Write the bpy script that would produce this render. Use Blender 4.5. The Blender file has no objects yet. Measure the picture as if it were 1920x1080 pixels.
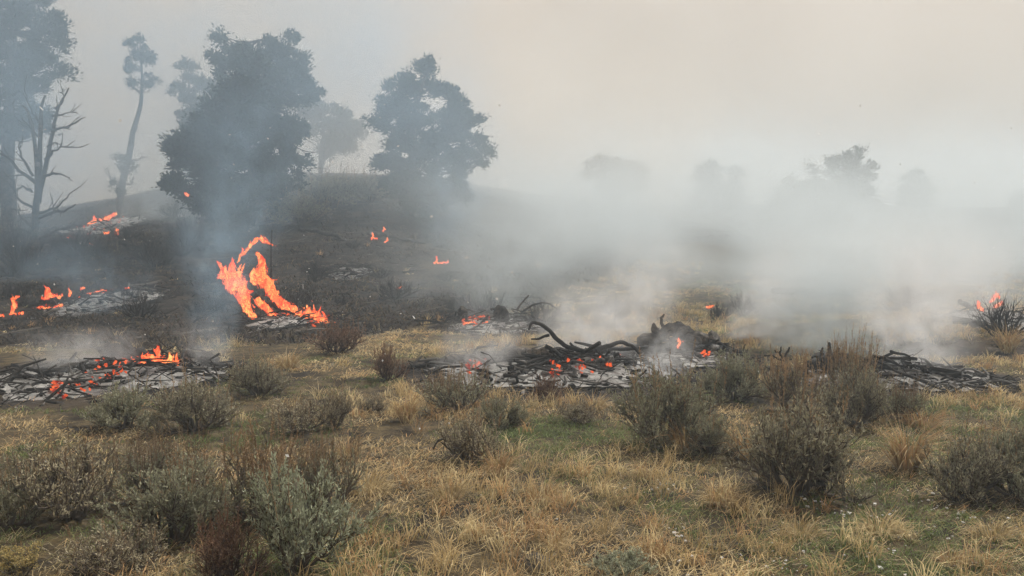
import bpy, math, random
import numpy as np
from mathutils import Vector

# ---------------------------------------------------------------- camera, sky, sun, exposure
sc = bpy.context.scene
FPX = 1663.0                       # focal length in pixels of a 1920 wide picture
CAM_Z = 1.7
PITCH = math.atan(140.0 / FPX)
cam = bpy.data.objects.new('camera', bpy.data.cameras.new('camera'))
sc.collection.objects.link(cam)
cam.location = (0, 0, CAM_Z)
cam.rotation_euler = (math.pi / 2 - PITCH, 0, 0)
cam.data.sensor_width = 36.0
cam.data.lens = 36.0 * FPX / 1920.0
cam.data.clip_end = 3000.0
sc.camera = cam

SUN_EL, SUN_AZ = math.radians(48), math.radians(38)      # azimuth clockwise from +Y (ahead, to the right)
world = bpy.data.worlds.new('World')
sc.world = world
world.use_nodes = True
wn = world.node_tree
bg = wn.nodes['Background']
sky = wn.nodes.new('ShaderNodeTexSky')
sky.sky_type = 'NISHITA'
sky.sun_disc = False
sky.sun_elevation = SUN_EL
sky.sun_rotation = SUN_AZ
sky.dust_density = 6.0
sky_str = wn.nodes.new('ShaderNodeMix'); sky_str.data_type = 'RGBA'; sky_str.blend_type = 'MULTIPLY'
sky_str.inputs['Factor'].default_value = 1.0
sky_str.inputs['B'].default_value = (.1, .1, .1, 1)
wn.links.new(sky.outputs[0], sky_str.inputs['A'])
# the smoke pall that covers the whole sky
wtc = wn.nodes.new('ShaderNodeTexCoord')
wno = wn.nodes.new('ShaderNodeTexNoise')
wno.inputs['Scale'].default_value = 1.7; wno.inputs['Detail'].default_value = 3.0; wno.inputs['Roughness'].default_value = .45
wn.links.new(wtc.outputs['Generated'], wno.inputs['Vector'])
wcr = wn.nodes.new('ShaderNodeValToRGB')
wcr.color_ramp.elements[0].position = .36; wcr.color_ramp.elements[0].color = (.37, .295, .215, 1)
wcr.color_ramp.elements[1].position = .66; wcr.color_ramp.elements[1].color = (.58, .505, .42, 1)
wn.links.new(wno.outputs[0], wcr.inputs[0])
wmix = wn.nodes.new('ShaderNodeMix'); wmix.data_type = 'RGBA'; wmix.inputs['Factor'].default_value = .92
wn.links.new(sky_str.outputs['Result'], wmix.inputs['A'])
wn.links.new(wcr.outputs[0], wmix.inputs['B'])
wn.links.new(wmix.outputs['Result'], bg.inputs[0])
bg.inputs[1].default_value = 1.0

sun = bpy.data.objects.new('sun', bpy.data.lights.new('sun', 'SUN'))
sc.collection.objects.link(sun)
sun.data.energy = 3.7
sun.data.angle = math.radians(7)
sun.data.color = (1, .95, .88)
sdir = Vector((math.sin(SUN_AZ) * math.cos(SUN_EL), math.cos(SUN_AZ) * math.cos(SUN_EL), math.sin(SUN_EL)))
sun.rotation_euler = sdir.to_track_quat('Z', 'Y').to_euler()

vs = sc.view_settings
vs.view_transform = 'Standard'; vs.look = 'None'; vs.gamma = 1.0; vs.exposure = 0.44; vs.use_curve_mapping = False
cy = sc.cycles
cy.use_denoising = True
cy.volume_bounces = 1; cy.volume_step_rate = 7.0; cy.volume_max_steps = 256
cy.max_bounces = 4; cy.diffuse_bounces = 1; cy.glossy_bounces = 1; cy.transparent_max_bounces = 12
cy.use_adaptive_sampling = True; cy.adaptive_threshold = .04
cy.sample_clamp_indirect = 4.0

# ---------------------------------------------------------------- small maths
def hash3(ix, iy, iz, seed):
    h = (ix.astype(np.uint32) * np.uint32(374761393) + iy.astype(np.uint32) * np.uint32(668265263)
         + iz.astype(np.uint32) * np.uint32(2246822519) + np.uint32(seed * 3266489 + 12345))
    h = (h ^ (h >> np.uint32(13))) * np.uint32(1274126177)
    h = h ^ (h >> np.uint32(16))
    return (h & np.uint32(0xffff)).astype(np.float64) / 65535.0

def vnoise(x, y, z=0.0, seed=0):
    x, y, z = np.broadcast_arrays(np.asarray(x, float), np.asarray(y, float), np.asarray(z, float))
    ix, iy, iz = np.floor(x), np.floor(y), np.floor(z)
    fx, fy, fz = x - ix, y - iy, z - iz
    ix, iy, iz = ix.astype(np.int64), iy.astype(np.int64), iz.astype(np.int64)
    fx, fy, fz = fx * fx * (3 - 2 * fx), fy * fy * (3 - 2 * fy), fz * fz * (3 - 2 * fz)
    r = 0
    for a in (0, 1):
        for b in (0, 1):
            for c in (0, 1):
                w = (fx if a else 1 - fx) * (fy if b else 1 - fy) * (fz if c else 1 - fz)
                r = r + w * hash3(ix + a, iy + b, iz + c, seed)
    return r

def fbm(x, y, z=0.0, seed=0, oct=3):
    r, a, t = 0, 1.0, 0.0
    for o in range(oct):
        r = r + a * vnoise(np.asarray(x, float) * 2 ** o, np.asarray(y, float) * 2 ** o, np.asarray(z, float) * 2 ** o, seed + o)
        t += a; a *= .5
    return r / t

def sstep(a, b, x):
    t = np.clip((np.asarray(x, float) - a) / (b - a), 0, 1)
    return t * t * (3 - 2 * t)

def terrain(x, y):
    x = np.asarray(x, float); y = np.asarray(y, float)
    z = np.interp(y, [-30, 0, 9, 18, 24, 32, 45, 60, 80, 100, 150, 500], [0, 0, -.27, -.53, -.56, -.45, -.1, .45, 1.0, 1.45, 1.9, 1.0])
    prof = sstep(15, 52, y) ** 1.25 * (1 - .75 * sstep(54, 95, y))
    z = z + 3.9 * prof * np.exp(-((x + 9.5) / 12.5) ** 2 / 2)
    z = z + 1.0 * sstep(55, 100, y) * np.exp(-((x - 40) / 25) ** 2 / 2)
    z = z + .10 * (fbm(x * .35, y * .35, 0, 3) - .5) + 1.1 * sstep(16, 42, y) * (fbm(x * .16, y * .16, 0, 8, 4) - .5)
    z = z + .035 * (fbm(x * 2.1, y * 2.1, 0, 5) - .5)
    z = z + .30 * np.exp(-(((x - 8.2) / 2.6) ** 2 + ((y - 15.6) / 1.3) ** 2) / 2)       # grassy berm at the right
    return z

CP, SP = math.cos(PITCH), math.sin(PITCH)
def ray(px, py):                       # direction per metre of depth along the view axis
    a, b = (px - 960) / FPX, (540 - py) / FPX
    return np.array((a, CP + b * SP, -SP + b * CP))
def P(px, py, d):
    return np.array((0, 0, CAM_Z)) + ray(px, py) * d
_t = np.concatenate((np.linspace(2, 40, 900), np.linspace(40, 220, 700)[1:]))
def G(px, py):
    r = ray(px, py)
    z = CAM_Z + r[2] * _t - terrain(r[0] * _t, r[1] * _t)
    i = np.argmax(z < 0) if (z < 0).any() else len(_t) - 1
    d = _t[i] if i == 0 else _t[i - 1] + (_t[i] - _t[i - 1]) * z[i - 1] / (z[i - 1] - z[i] + 1e-9)
    p = P(px, py, d)
    p[2] = float(terrain(p[0], p[1]))
    return p, d, d / FPX
def gz(x, y):
    return float(terrain(x, y))

# ---------------------------------------------------------------- mesh and object helpers
COL = sc.collection
def mesh(name, V, F, mats=(), col=None, smooth=False, midx=None, attrs=None):
    """V (n,3); F list of int arrays (m,3) or (m,4)"""
    me = bpy.data.meshes.new(name)
    V = np.asarray(V, np.float32)
    F = [np.asarray(f, np.int32) for f in F if len(f)]
    me.vertices.add(len(V)); me.vertices.foreach_set('co', V.ravel())
    tot = np.concatenate([np.full(len(f), f.shape[1], np.int32) for f in F])
    loops = np.concatenate([f.ravel() for f in F])
    me.loops.add(len(loops)); me.loops.foreach_set('vertex_index', loops)
    me.polygons.add(len(tot))
    me.polygons.foreach_set('loop_start', np.concatenate(([0], np.cumsum(tot)[:-1])).astype(np.int32))
    if midx is not None: me.polygons.foreach_set('material_index', np.asarray(midx, np.int32))
    me.polygons.foreach_set('use_smooth', np.full(len(tot), smooth, bool))
    for m in mats: me.materials.append(m)
    if col is not None:
        a = me.color_attributes.new('tint', 'FLOAT_COLOR', 'POINT')
        c = np.ones((len(V), 4), np.float32); c[:, :3] = col
        a.data.foreach_set('color', c.ravel())
    for k, v in (attrs or {}).items():
        a = me.attributes.new(k, 'FLOAT', 'POINT'); a.data.foreach_set('value', np.asarray(v, np.float32))
    me.update(calc_edges=True); me.validate()
    return me

def obj(name, data, parent=None, loc=None):
    o = bpy.data.objects.new(name, data)
    COL.objects.link(o)
    if parent is not None: o.parent = parent
    if loc is not None: o.location = [float(v) for v in loc]
    return o
def tag(o, label=None, cat=None, group=None, kind=None):
    if label: o['label'] = label
    if cat: o['category'] = cat
    if group: o['group'] = group
    if kind: o['kind'] = kind
    return o
def copy_thing(src, loc, rot, scale):
    r = src.copy(); COL.objects.link(r)
    r.location, r.rotation_euler, r.scale = [float(v) for v in loc], rot, scale
    for c in src.children:
        k = c.copy(); COL.objects.link(k); k.parent = r
    return r

class Geo:
    def __init__(s): s.V, s.T, s.Q, s.C, s.n = [], [], [], [], 0
    def add(s, V, T=None, Q=None, C=None):
        V = np.asarray(V, float)
        s.V.append(V)
        if T is not None and len(T): s.T.append(np.asarray(T) + s.n)
        if Q is not None and len(Q): s.Q.append(np.asarray(Q) + s.n)
        if C is not None:
            s.C.append(np.broadcast_to(np.asarray(C, float), (len(V), 3)))
        s.n += len(V)
    def build(s, name, mat, smooth=False):
        F = []
        if s.T: F.append(np.concatenate(s.T))
        if s.Q: F.append(np.concatenate(s.Q))
        return mesh(name, np.concatenate(s.V), F, (mat,), np.concatenate(s.C) if s.C else None, smooth)

def tube_arrays(pts, rad, k, caps=True, wob=0.0, seed=0):
    pts = np.asarray(pts, float); n = len(pts)
    rad = np.broadcast_to(np.asarray(rad, float), (n,))
    t = np.gradient(pts, axis=0); t /= np.linalg.norm(t, axis=1)[:, None] + 1e-12
    m = np.abs(t).mean(0); ref = np.zeros(3); ref[np.argmin(m)] = 1
    u = np.cross(t, ref); u /= np.linalg.norm(u, axis=1)[:, None] + 1e-12
    w = np.cross(t, u)
    a = np.arange(k) * 2 * math.pi / k
    R = np.repeat(rad[:, None], k, 1)
    if wob:
        s = np.concatenate(([0], np.cumsum(np.linalg.norm(np.diff(pts, axis=0), axis=1)))) / (rad.max() + 1e-9)
        R = R * (1 + wob * .9 * np.sin(a * 5 + seed)[None] * vnoise(s[:, None] * .3, np.arange(k)[None] * 0, 0, seed + 4) + wob * 2 * (fbm(np.cos(a)[None] * 1.6 + 7, np.sin(a)[None] * 1.6 + 3, s[:, None] * .55, seed, 3) - .5)
                 + wob * .8 * (vnoise(np.cos(a)[None] * 4.5, np.sin(a)[None] * 4.5, s[:, None] * .35, seed + 9) - .5))
    V = pts[:, None] + R[..., None] * (np.cos(a)[None, :, None] * u[:, None] + np.sin(a)[None, :, None] * w[:, None])
    V = V.reshape(-1, 3)
    i = np.arange(n - 1)[:, None] * k; j = np.arange(k)[None]; j2 = (j + 1) % k
    Q = np.stack((i + j, i + j2, i + k + j2, i + k + j), -1).reshape(-1, 4)
    T = np.zeros((0, 3), int)
    if caps:
        V = np.concatenate((V, pts[:1], pts[-1:]))
        j = np.arange(k); j2 = (j + 1) % k
        T = np.concatenate((np.stack((j2, j, np.full(k, n * k)), -1),
                            np.stack(((n - 1) * k + j, (n - 1) * k + j2, np.full(k, n * k + 1)), -1)))
    return V, T, Q

def smooth_path(pts, m):
    pts = np.asarray(pts, float)
    if len(pts) == 2:
        return pts[0] + (pts[1] - pts[0]) * np.linspace(0, 1, m)[:, None]
    q = np.concatenate((2 * pts[:1] - pts[1:2], pts, 2 * pts[-1:] - pts[-2:-1]))
    out = []
    for u in np.linspace(0, len(pts) - 1 - 1e-9, m):
        i = int(u); f = u - i
        a, b, c, d = q[i], q[i + 1], q[i + 2], q[i + 3]
        out.append(.5 * (2 * b + (c - a) * f + (2 * a - 5 * b + 4 * c - d) * f * f + (3 * b - a - 3 * c + d) * f ** 3))
    return np.array(out)

def leaf_quads(pos, dirs, length, width, rng):
    """kite-shaped leaves at pos pointing along dirs"""
    n = len(pos)
    d = dirs / (np.linalg.norm(dirs, axis=1)[:, None] + 1e-9)
    s = np.cross(d, rng.normal(size=(n, 3))); s /= np.linalg.norm(s, axis=1)[:, None] + 1e-9
    L = np.broadcast_to(length, (n,))[:, None]; W = np.broadcast_to(width, (n,))[:, None]
    V = np.stack((pos, pos + d * L * .55 + s * W, pos + d * L, pos + d * L * .55 - s * W), 1).reshape(-1, 3)
    Q = np.arange(n * 4).reshape(n, 4)
    return V, Q

# ---------------------------------------------------------------- materials
def nt_mat(name):
    m = bpy.data.materials.new(name); m.use_nodes = True
    return m, m.node_tree, m.node_tree.nodes, m.node_tree.links, m.node_tree.nodes['Principled BSDF']
def ramp(N, stops):
    r = N.new('ShaderNodeValToRGB'); e = r.color_ramp.elements
    while len(e) < len(stops): e.new(.5)
    for el, (p, c) in zip(e, stops): el.position = p; el.color = (*c, 1) if len(c) == 3 else c
    return r
def noise_node(nt, scale, detail=4, rough=.55, vec=None, dist=0):
    n = nt.nodes.new('ShaderNodeTexNoise')
    n.inputs['Scale'].default_value = scale; n.inputs['Detail'].default_value = detail
    n.inputs['Roughness'].default_value = rough; n.inputs['Distortion'].default_value = dist
    if vec is not None: nt.links.new(vec, n.inputs['Vector'])
    return n
def mixc(nt, f, a, b, mode='MIX'):
    m = nt.nodes.new('ShaderNodeMix'); m.data_type = 'RGBA'; m.blend_type = mode
    for s, v in (('Factor', f), ('A', a), ('B', b)):
        if isinstance(v, (int, float)): m.inputs[s].default_value = v
        elif isinstance(v, tuple): m.inputs[s].default_value = (*v, 1)
        else: nt.links.new(v, m.inputs[s])
    return m.outputs['Result']
def mathn(nt, op, a, b=None, clamp=False):
    m = nt.nodes.new('ShaderNodeMath'); m.operation = op; m.use_clamp = clamp
    for i, v in enumerate((a, b)):
        if v is None: continue
        if isinstance(v, (int, float)): m.inputs[i].default_value = v
        else: nt.links.new(v, m.inputs[i])
    return m.outputs[0]
def maprange(nt, x, a, b, c=0., d=1.):
    m = nt.nodes.new('ShaderNodeMapRange'); m.interpolation_type = 'SMOOTHSTEP'
    nt.links.new(x, m.inputs[0])
    for i, v in enumerate((a, b, c, d)): m.inputs[i + 1].default_value = v
    return m.outputs[0]

def tint_mat(name, rough=.85, transl=0.0, vary=.25):
    """colour from the per-piece tint, a little different on every object"""
    m, nt, N, L, b = nt_mat(name)
    a = N.new('ShaderNodeAttribute'); a.attribute_name = 'tint'
    oi = N.new('ShaderNodeObjectInfo')
    v = mathn(nt, 'MULTIPLY_ADD', oi.outputs['Random'], vary)
    v.node.inputs[2].default_value = 1 - vary / 2
    hs = N.new('ShaderNodeHueSaturation'); L.new(a.outputs['Color'], hs.inputs['Color']); L.new(v, hs.inputs['Value'])
    L.new(hs.outputs[0], b.inputs['Base Color'])
    b.inputs['Roughness'].default_value = rough
    b.inputs['Specular IOR Level'].default_value = .2
    if transl:
        t = N.new('ShaderNodeBsdfTranslucent'); L.new(hs.outputs[0], t.inputs[0])
        ms = N.new('ShaderNodeMixShader'); ms.inputs[0].default_value = transl
        L.new(b.outputs[0], ms.inputs[1]); L.new(t.outputs[0], ms.inputs[2])
        L.new(ms.outputs[0], N['Material Output'].inputs['Surface'])
    return m
M_LEAF = tint_mat('sage_leaf', .9, .25)
M_TWIG = tint_mat('twig', .9)
M_GRASS = tint_mat('grass_blade', .8, .3, .15)
M_NEEDLE = tint_mat('needle', .8, .15, .2)
M_FLAKE = tint_mat('ash_flake', .9, .3, 0)

def wood_mat(name, dark, mid, ash, ash_amt, scale=9.0):
    m, nt, N, L, b = nt_mat(name)
    tc = N.new('ShaderNodeTexCoord'); o = tc.outputs['Object']
    n1 = noise_node(nt, scale, 6, .65, o)
    n2 = noise_node(nt, scale * .35, 5, .6, o)
    vo = N.new('ShaderNodeTexVoronoi'); vo.feature = 'DISTANCE_TO_EDGE'; vo.inputs['Scale'].default_value = scale * 2.2
    L.new(o, vo.inputs['Vector'])
    c = mixc(nt, maprange(nt, n1.outputs[0], .35, .7), dark, mid)
    c = mixc(nt, maprange(nt, n2.outputs[0], 1 - ash_amt, 1.12 - ash_amt), c, ash)
    c = mixc(nt, maprange(nt, vo.outputs['Distance'], 0, .06), (dark[0] * .4, dark[1] * .4, dark[2] * .4), c)
    L.new(c, b.inputs['Base Color']); b.inputs['Roughness'].default_value = .8; b.inputs['Specular IOR Level'].default_value = .3
    h = mathn(nt, 'ADD', n1.outputs[0], maprange(nt, vo.outputs['Distance'], 0, .1))
    bp = N.new('ShaderNodeBump'); bp.inputs['Strength'].default_value = .7; bp.inputs['Distance'].default_value = .02
    L.new(h, bp.inputs['Height']); L.new(bp.outputs[0], b.inputs['Normal'])
    return m
M_CHAR = wood_mat('charred_wood', (.010, .009, .009), (.05, .046, .043), (.30, .295, .29), .40)
M_ASHY = wood_mat('ash_coated_wood', (.02, .019, .018), (.07, .065, .06), (.42, .41, .40), .52)
M_BARK = wood_mat('scorched_bark', (.03, .025, .021), (.17, .14, .11), (.30, .28, .26), .42, 8)
M_GREYWOOD = wood_mat('weathered_wood', (.05, .045, .04), (.16, .14, .12), (.28, .27, .26), .42, 6)
M_CUT = wood_mat('charred_end_grain', (.03, .026, .023), (.13, .11, .09), (.3, .29, .28), .38, 16)

m, nt, N, L, b = nt_mat('ash')
tc = N.new('ShaderNodeTexCoord'); o = tc.outputs['Object']
n1 = noise_node(nt, 7, 8, .75, o); n2 = noise_node(nt, 34, 5, .7, o); n3 = noise_node(nt, 2.2, 8, .7, o)
c = mixc(nt, maprange(nt, n1.outputs[0], .28, .70), (.15, .165, .16), (.47, .46, .45))
c = mixc(nt, maprange(nt, n3.outputs[0], .42, .70), c, (.04, .028, .027))
c = mixc(nt, maprange(nt, n2.outputs[0], .48, .74), c, (.05, .038, .037))
L.new(c, b.inputs['Base Color']); b.inputs['Roughness'].default_value = .95
bp = N.new('ShaderNodeBump'); bp.inputs['Strength'].default_value = .8; bp.inputs['Distance'].default_value = .04
L.new(n1.outputs[0], bp.inputs['Height']); L.new(bp.outputs[0], b.inputs['Normal'])
M_ASH = m

def fire_mat(name, strength, lo, hi, hole):
    m = bpy.data.materials.new(name); m.use_nodes = True; nt = m.node_tree; N = nt.nodes; L = nt.links; N.clear()
    out = N.new('ShaderNodeOutputMaterial'); e = N.new('ShaderNodeEmission'); t = N.new('ShaderNodeBsdfTransparent')
    tc = N.new('ShaderNodeTexCoord'); mp = N.new('ShaderNodeMapping'); mp.inputs['Scale'].default_value = (1, 1, .55)
    L.new(tc.outputs['Object'], mp.inputs[0])
    n1 = noise_node(nt, 5.5, 4, .6, mp.outputs[0], 1.2); n2 = noise_node(nt, 14, 6, .7, mp.outputs[0], 1.5)
    c = mixc(nt, maprange(nt, n1.outputs[0], .35, .68), lo, hi)
    L.new(c, e.inputs[0]); e.inputs[1].default_value = strength
    ms = N.new('ShaderNodeMixShader'); L.new(maprange(nt, n2.outputs[0], hole - .05, hole + .06), ms.inputs[0])
    L.new(t.outputs[0], ms.inputs[1]); L.new(e.outputs[0], ms.inputs[2]); L.new(ms.outputs[0], out.inputs['Surface'])
    return m
M_FLAME = fire_mat('flame', 1.05, (.75, .045, .022), (1, .17, .05), .53)
M_CORE = fire_mat('flame_core', 1.5, (1, .10, .035), (1, .42, .12), .42)
M_EMBER = fire_mat('ember', 1.0, (.18, .012, .008), (1, .15, .04), .42)

def vol_mat(name, dens, col, aniso=.25, attr='density'):
    m = bpy.data.materials.new(name); m.use_nodes = True; nt = m.node_tree; nt.nodes.clear()
    o = nt.nodes.new('ShaderNodeOutputMaterial'); v = nt.nodes.new('ShaderNodeVolumePrincipled')
    v.inputs['Color'].default_value = (*col, 1); v.inputs['Density'].default_value = dens
    v.inputs['Anisotropy'].default_value = aniso; v.inputs['Density Attribute'].default_value = attr
    nt.links.new(v.outputs[0], o.inputs['Volume'])
    return m

# ---------------------------------------------------------------- burn piles: where they lie (pixel centre of ash, half widths in metres)
PILES = {}
def pile_at(key, px, py, rx, ry, h):
    p, d, s = G(px, py)
    PILES[key] = dict(p=p, d=d, s=s, rx=rx, ry=ry, h=h)
pile_at('left', 200, 706, 1.65, 1.75, .10)
pile_at('centre', 1040, 696, 1.75, 1.7, .13)
pile_at('centre_right', 1290, 672, .95, 1.3, .10)
pile_at('right', 1680, 708, 1.35, 1.2, .10)
pile_at('middle', 930, 612, 1.1, 1.5, .12)
pile_at('slope_left', 200, 568, 1.25, 2.2, .14)
pile_at('burning', 545, 602, .95, 1.6, .12)
pile_at('slope_centre', 655, 514, .75, 1.3, .08)
pile_at('far_right', 1865, 596, .9, 1.6, .10)
pile_at('slope_high', 190, 430, 1.6, 2.4, .2)

def masks(x, y):
    """burn and ash amounts on the ground"""
    w = 2.6 * (fbm(x * .35, y * .35, 0, 21) - .5) + 1.2 * (fbm(x * 1.3, y * 1.3, 0, 22) - .5)
    yb = np.interp(x, [-20, -8, -5, -3.2, -1.2, 1, 4, 8, 14], [13.0, 13.3, 13.8, 15.2, 18.5, 23, 30, 36, 40])
    burn = sstep(-.5, .9, y - yb + w)
    patch = np.exp(-(((x - 7.0) / 1.35) ** 2 + ((y - 13.2) / .75) ** 2) * .9)
    burn = np.maximum(burn, sstep(.35, .6, patch + .18 * w))
    ash = np.zeros_like(burn)
    for q in PILES.values():
        r = np.sqrt(((x - q['p'][0]) / q['rx']) ** 2 + ((y - q['p'][1]) / q['ry']) ** 2) + .12 * w
        ash = np.maximum(ash, 1 - sstep(.45, .85, r))
        burn = np.maximum(burn, 1 - sstep(.95, 1.35, r))
    return burn, ash

# ---------------------------------------------------------------- ground
def ground():
    u = np.linspace(-1, 1, 400); xs = 200 * np.sinh(u * 3.9) / np.sinh(3.9)
    v = np.linspace(0, 1, 440)
    ys = -14 + 24 * v + 200 * v ** 4.6
    X, Y = np.meshgrid(xs, ys)
    x, y = X.ravel(), Y.ravel()
    z = terrain(x, y)
    burn, ash = masks(x, y)
    n, m2 = len(xs), len(ys)
    i = (np.arange(m2 - 1)[:, None] * n + np.arange(n - 1)[None]).ravel()
    Q = np.stack((i, i + 1, i + n + 1, i + n), -1)
    m, nt, N, L, b = nt_mat('range_ground')
    tc = N.new('ShaderNodeTexCoord'); o = tc.outputs['Object']
    n1 = noise_node(nt, .9, 5, .6, o); n2 = noise_node(nt, 6, 6, .65, o); n3 = noise_node(nt, 38, 5, .7, o); n4 = noise_node(nt, 2.4, 5, .6, o)
    ab = N.new('ShaderNodeAttribute'); ab.attribute_name = 'burn'
    aa = N.new('ShaderNodeAttribute'); aa.attribute_name = 'ash'
    c = mixc(nt, maprange(nt, n2.outputs[0], .35, .65), (.05, .039, .024), (.14, .108, .06))
    c = mixc(nt, maprange(nt, n4.outputs[0], .5, .66), c, (.026, .021, .017))
    c = mixc(nt, maprange(nt, n3.outputs[0], .5, .72), c, (.018, .015, .012))
    bc = mixc(nt, maprange(nt, n4.outputs[0], .4, .62), (.014, .012, .011), (.042, .034, .028))
    bc = mixc(nt, maprange(nt, n1.outputs[0], .52, .64), bc, (.065, .05, .036))
    bc = mixc(nt, maprange(nt, n2.outputs[0], .56, .74), bc, (.19, .175, .165))
    f = mathn(nt, 'ADD', ab.outputs['Fac'], mathn(nt, 'MULTIPLY', mathn(nt, 'SUBTRACT', n2.outputs[0], .5), 1.1))
    c = mixc(nt, maprange(nt, f, .35, .65), c, bc)
    f = mathn(nt, 'ADD', aa.outputs['Fac'], mathn(nt, 'MULTIPLY', mathn(nt, 'SUBTRACT', n2.outputs[0], .5), 1.4))
    ac = mixc(nt, maprange(nt, n3.outputs[0], .42, .62), (.46, .45, .44), (.06, .055, .052))
    c = mixc(nt, maprange(nt, f, .45, .7), c, ac)
    L.new(c, b.inputs['Base Color']); b.inputs['Roughness'].default_value = .95; b.inputs['Specular IOR Level'].default_value = .1
    bp = N.new('ShaderNodeBump'); bp.inputs['Strength'].default_value = .9; bp.inputs['Distance'].default_value = .05
    L.new(mathn(nt, 'ADD', n2.outputs[0], mathn(nt, 'MULTIPLY', n3.outputs[0], .5)), bp.inputs['Height']); L.new(bp.outputs[0], b.inputs['Normal'])
    me = mesh('ground', np.stack((x, y, z), -1), [Q], (m,), None, True, None, {'burn': burn, 'ash': ash})
    tag(obj('ground', me), 'dry grassy rangeland rising to a burnt hillside', None, None, 'structure')
ground()

# ---------------------------------------------------------------- grass
def blades(root, az, lean, length, width, bend, col, name, label):
    n = len(root)
    hd = np.stack((np.cos(az), np.sin(az), np.zeros(n)), -1)
    side = np.stack((-np.sin(az + .6), np.cos(az + .6), np.zeros(n)), -1) * width[:, None]
    up = np.array((0, 0, 1.0))
    def pt(t, bl):
        a = lean + bend * bl
        return root + (hd * np.sin(a)[:, None] + up * np.cos(a)[:, None]) * (length * t)[:, None]
    mid = pt(.55, .35); tip = pt(1.0, 1.0)
    V = np.stack((root - side, root + side, mid + side * .75, mid - side * .75, tip), 1).reshape(-1, 3)
    i = np.arange(n)[:, None] * 5
    Q = i + np.array((0, 1, 2, 3)); T = i + np.array((3, 2, 4))
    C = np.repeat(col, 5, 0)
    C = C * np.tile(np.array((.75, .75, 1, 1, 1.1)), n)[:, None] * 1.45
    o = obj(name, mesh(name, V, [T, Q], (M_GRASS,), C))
    return tag(o, label, None, None, 'stuff')

rg = np.random.default_rng(5)
STRAW, TAN, OLIVE, GREY, GREEN, PALE = map(np.array, ((.44, .335, .175), (.39, .25, .125), (.19, .175, .08), (.27, .235, .165), (.095, .125, .045), (.58, .48, .28)))
def spots(n, y0, y1, p):
    y = y0 + (y1 - y0) * rg.random(n * 4) ** p
    x = (rg.random(n * 4) * 2 - 1) * (.64 * y + .8)
    keep = rg.random(n * 4) < np.clip((.64 * y + .8) / (.64 * y1 + .8) * 2.5, 0, 1)
    return x[keep][:n * 2], y[keep][:n * 2]
def palette(x, y, k):
    n = len(x)
    a = fbm(x * .8, y * .8, 0, 31); g = fbm(x * .9, y * .9, 0, 33); r = rg.random(n)
    C = np.where((a + .25 * (r - .5) > .50)[:, None], STRAW, OLIVE)
    C = np.where((rg.random(n) < .16)[:, None], TAN, C)
    C = np.where((rg.random(n) < .18)[:, None], GREY, C)
    C = np.where((rg.random(n) < .10)[:, None], PALE, C)
    C = np.where((g + .3 * (r - .5) > .56 + .12 * sstep(7, 12, y))[:, None], GREEN * (1.0 + .6 * rg.random(n))[:, None], C)
    C = C * (.55 + .8 * rg.random(n))[:, None]
    return np.repeat(C, k, 0)

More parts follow.
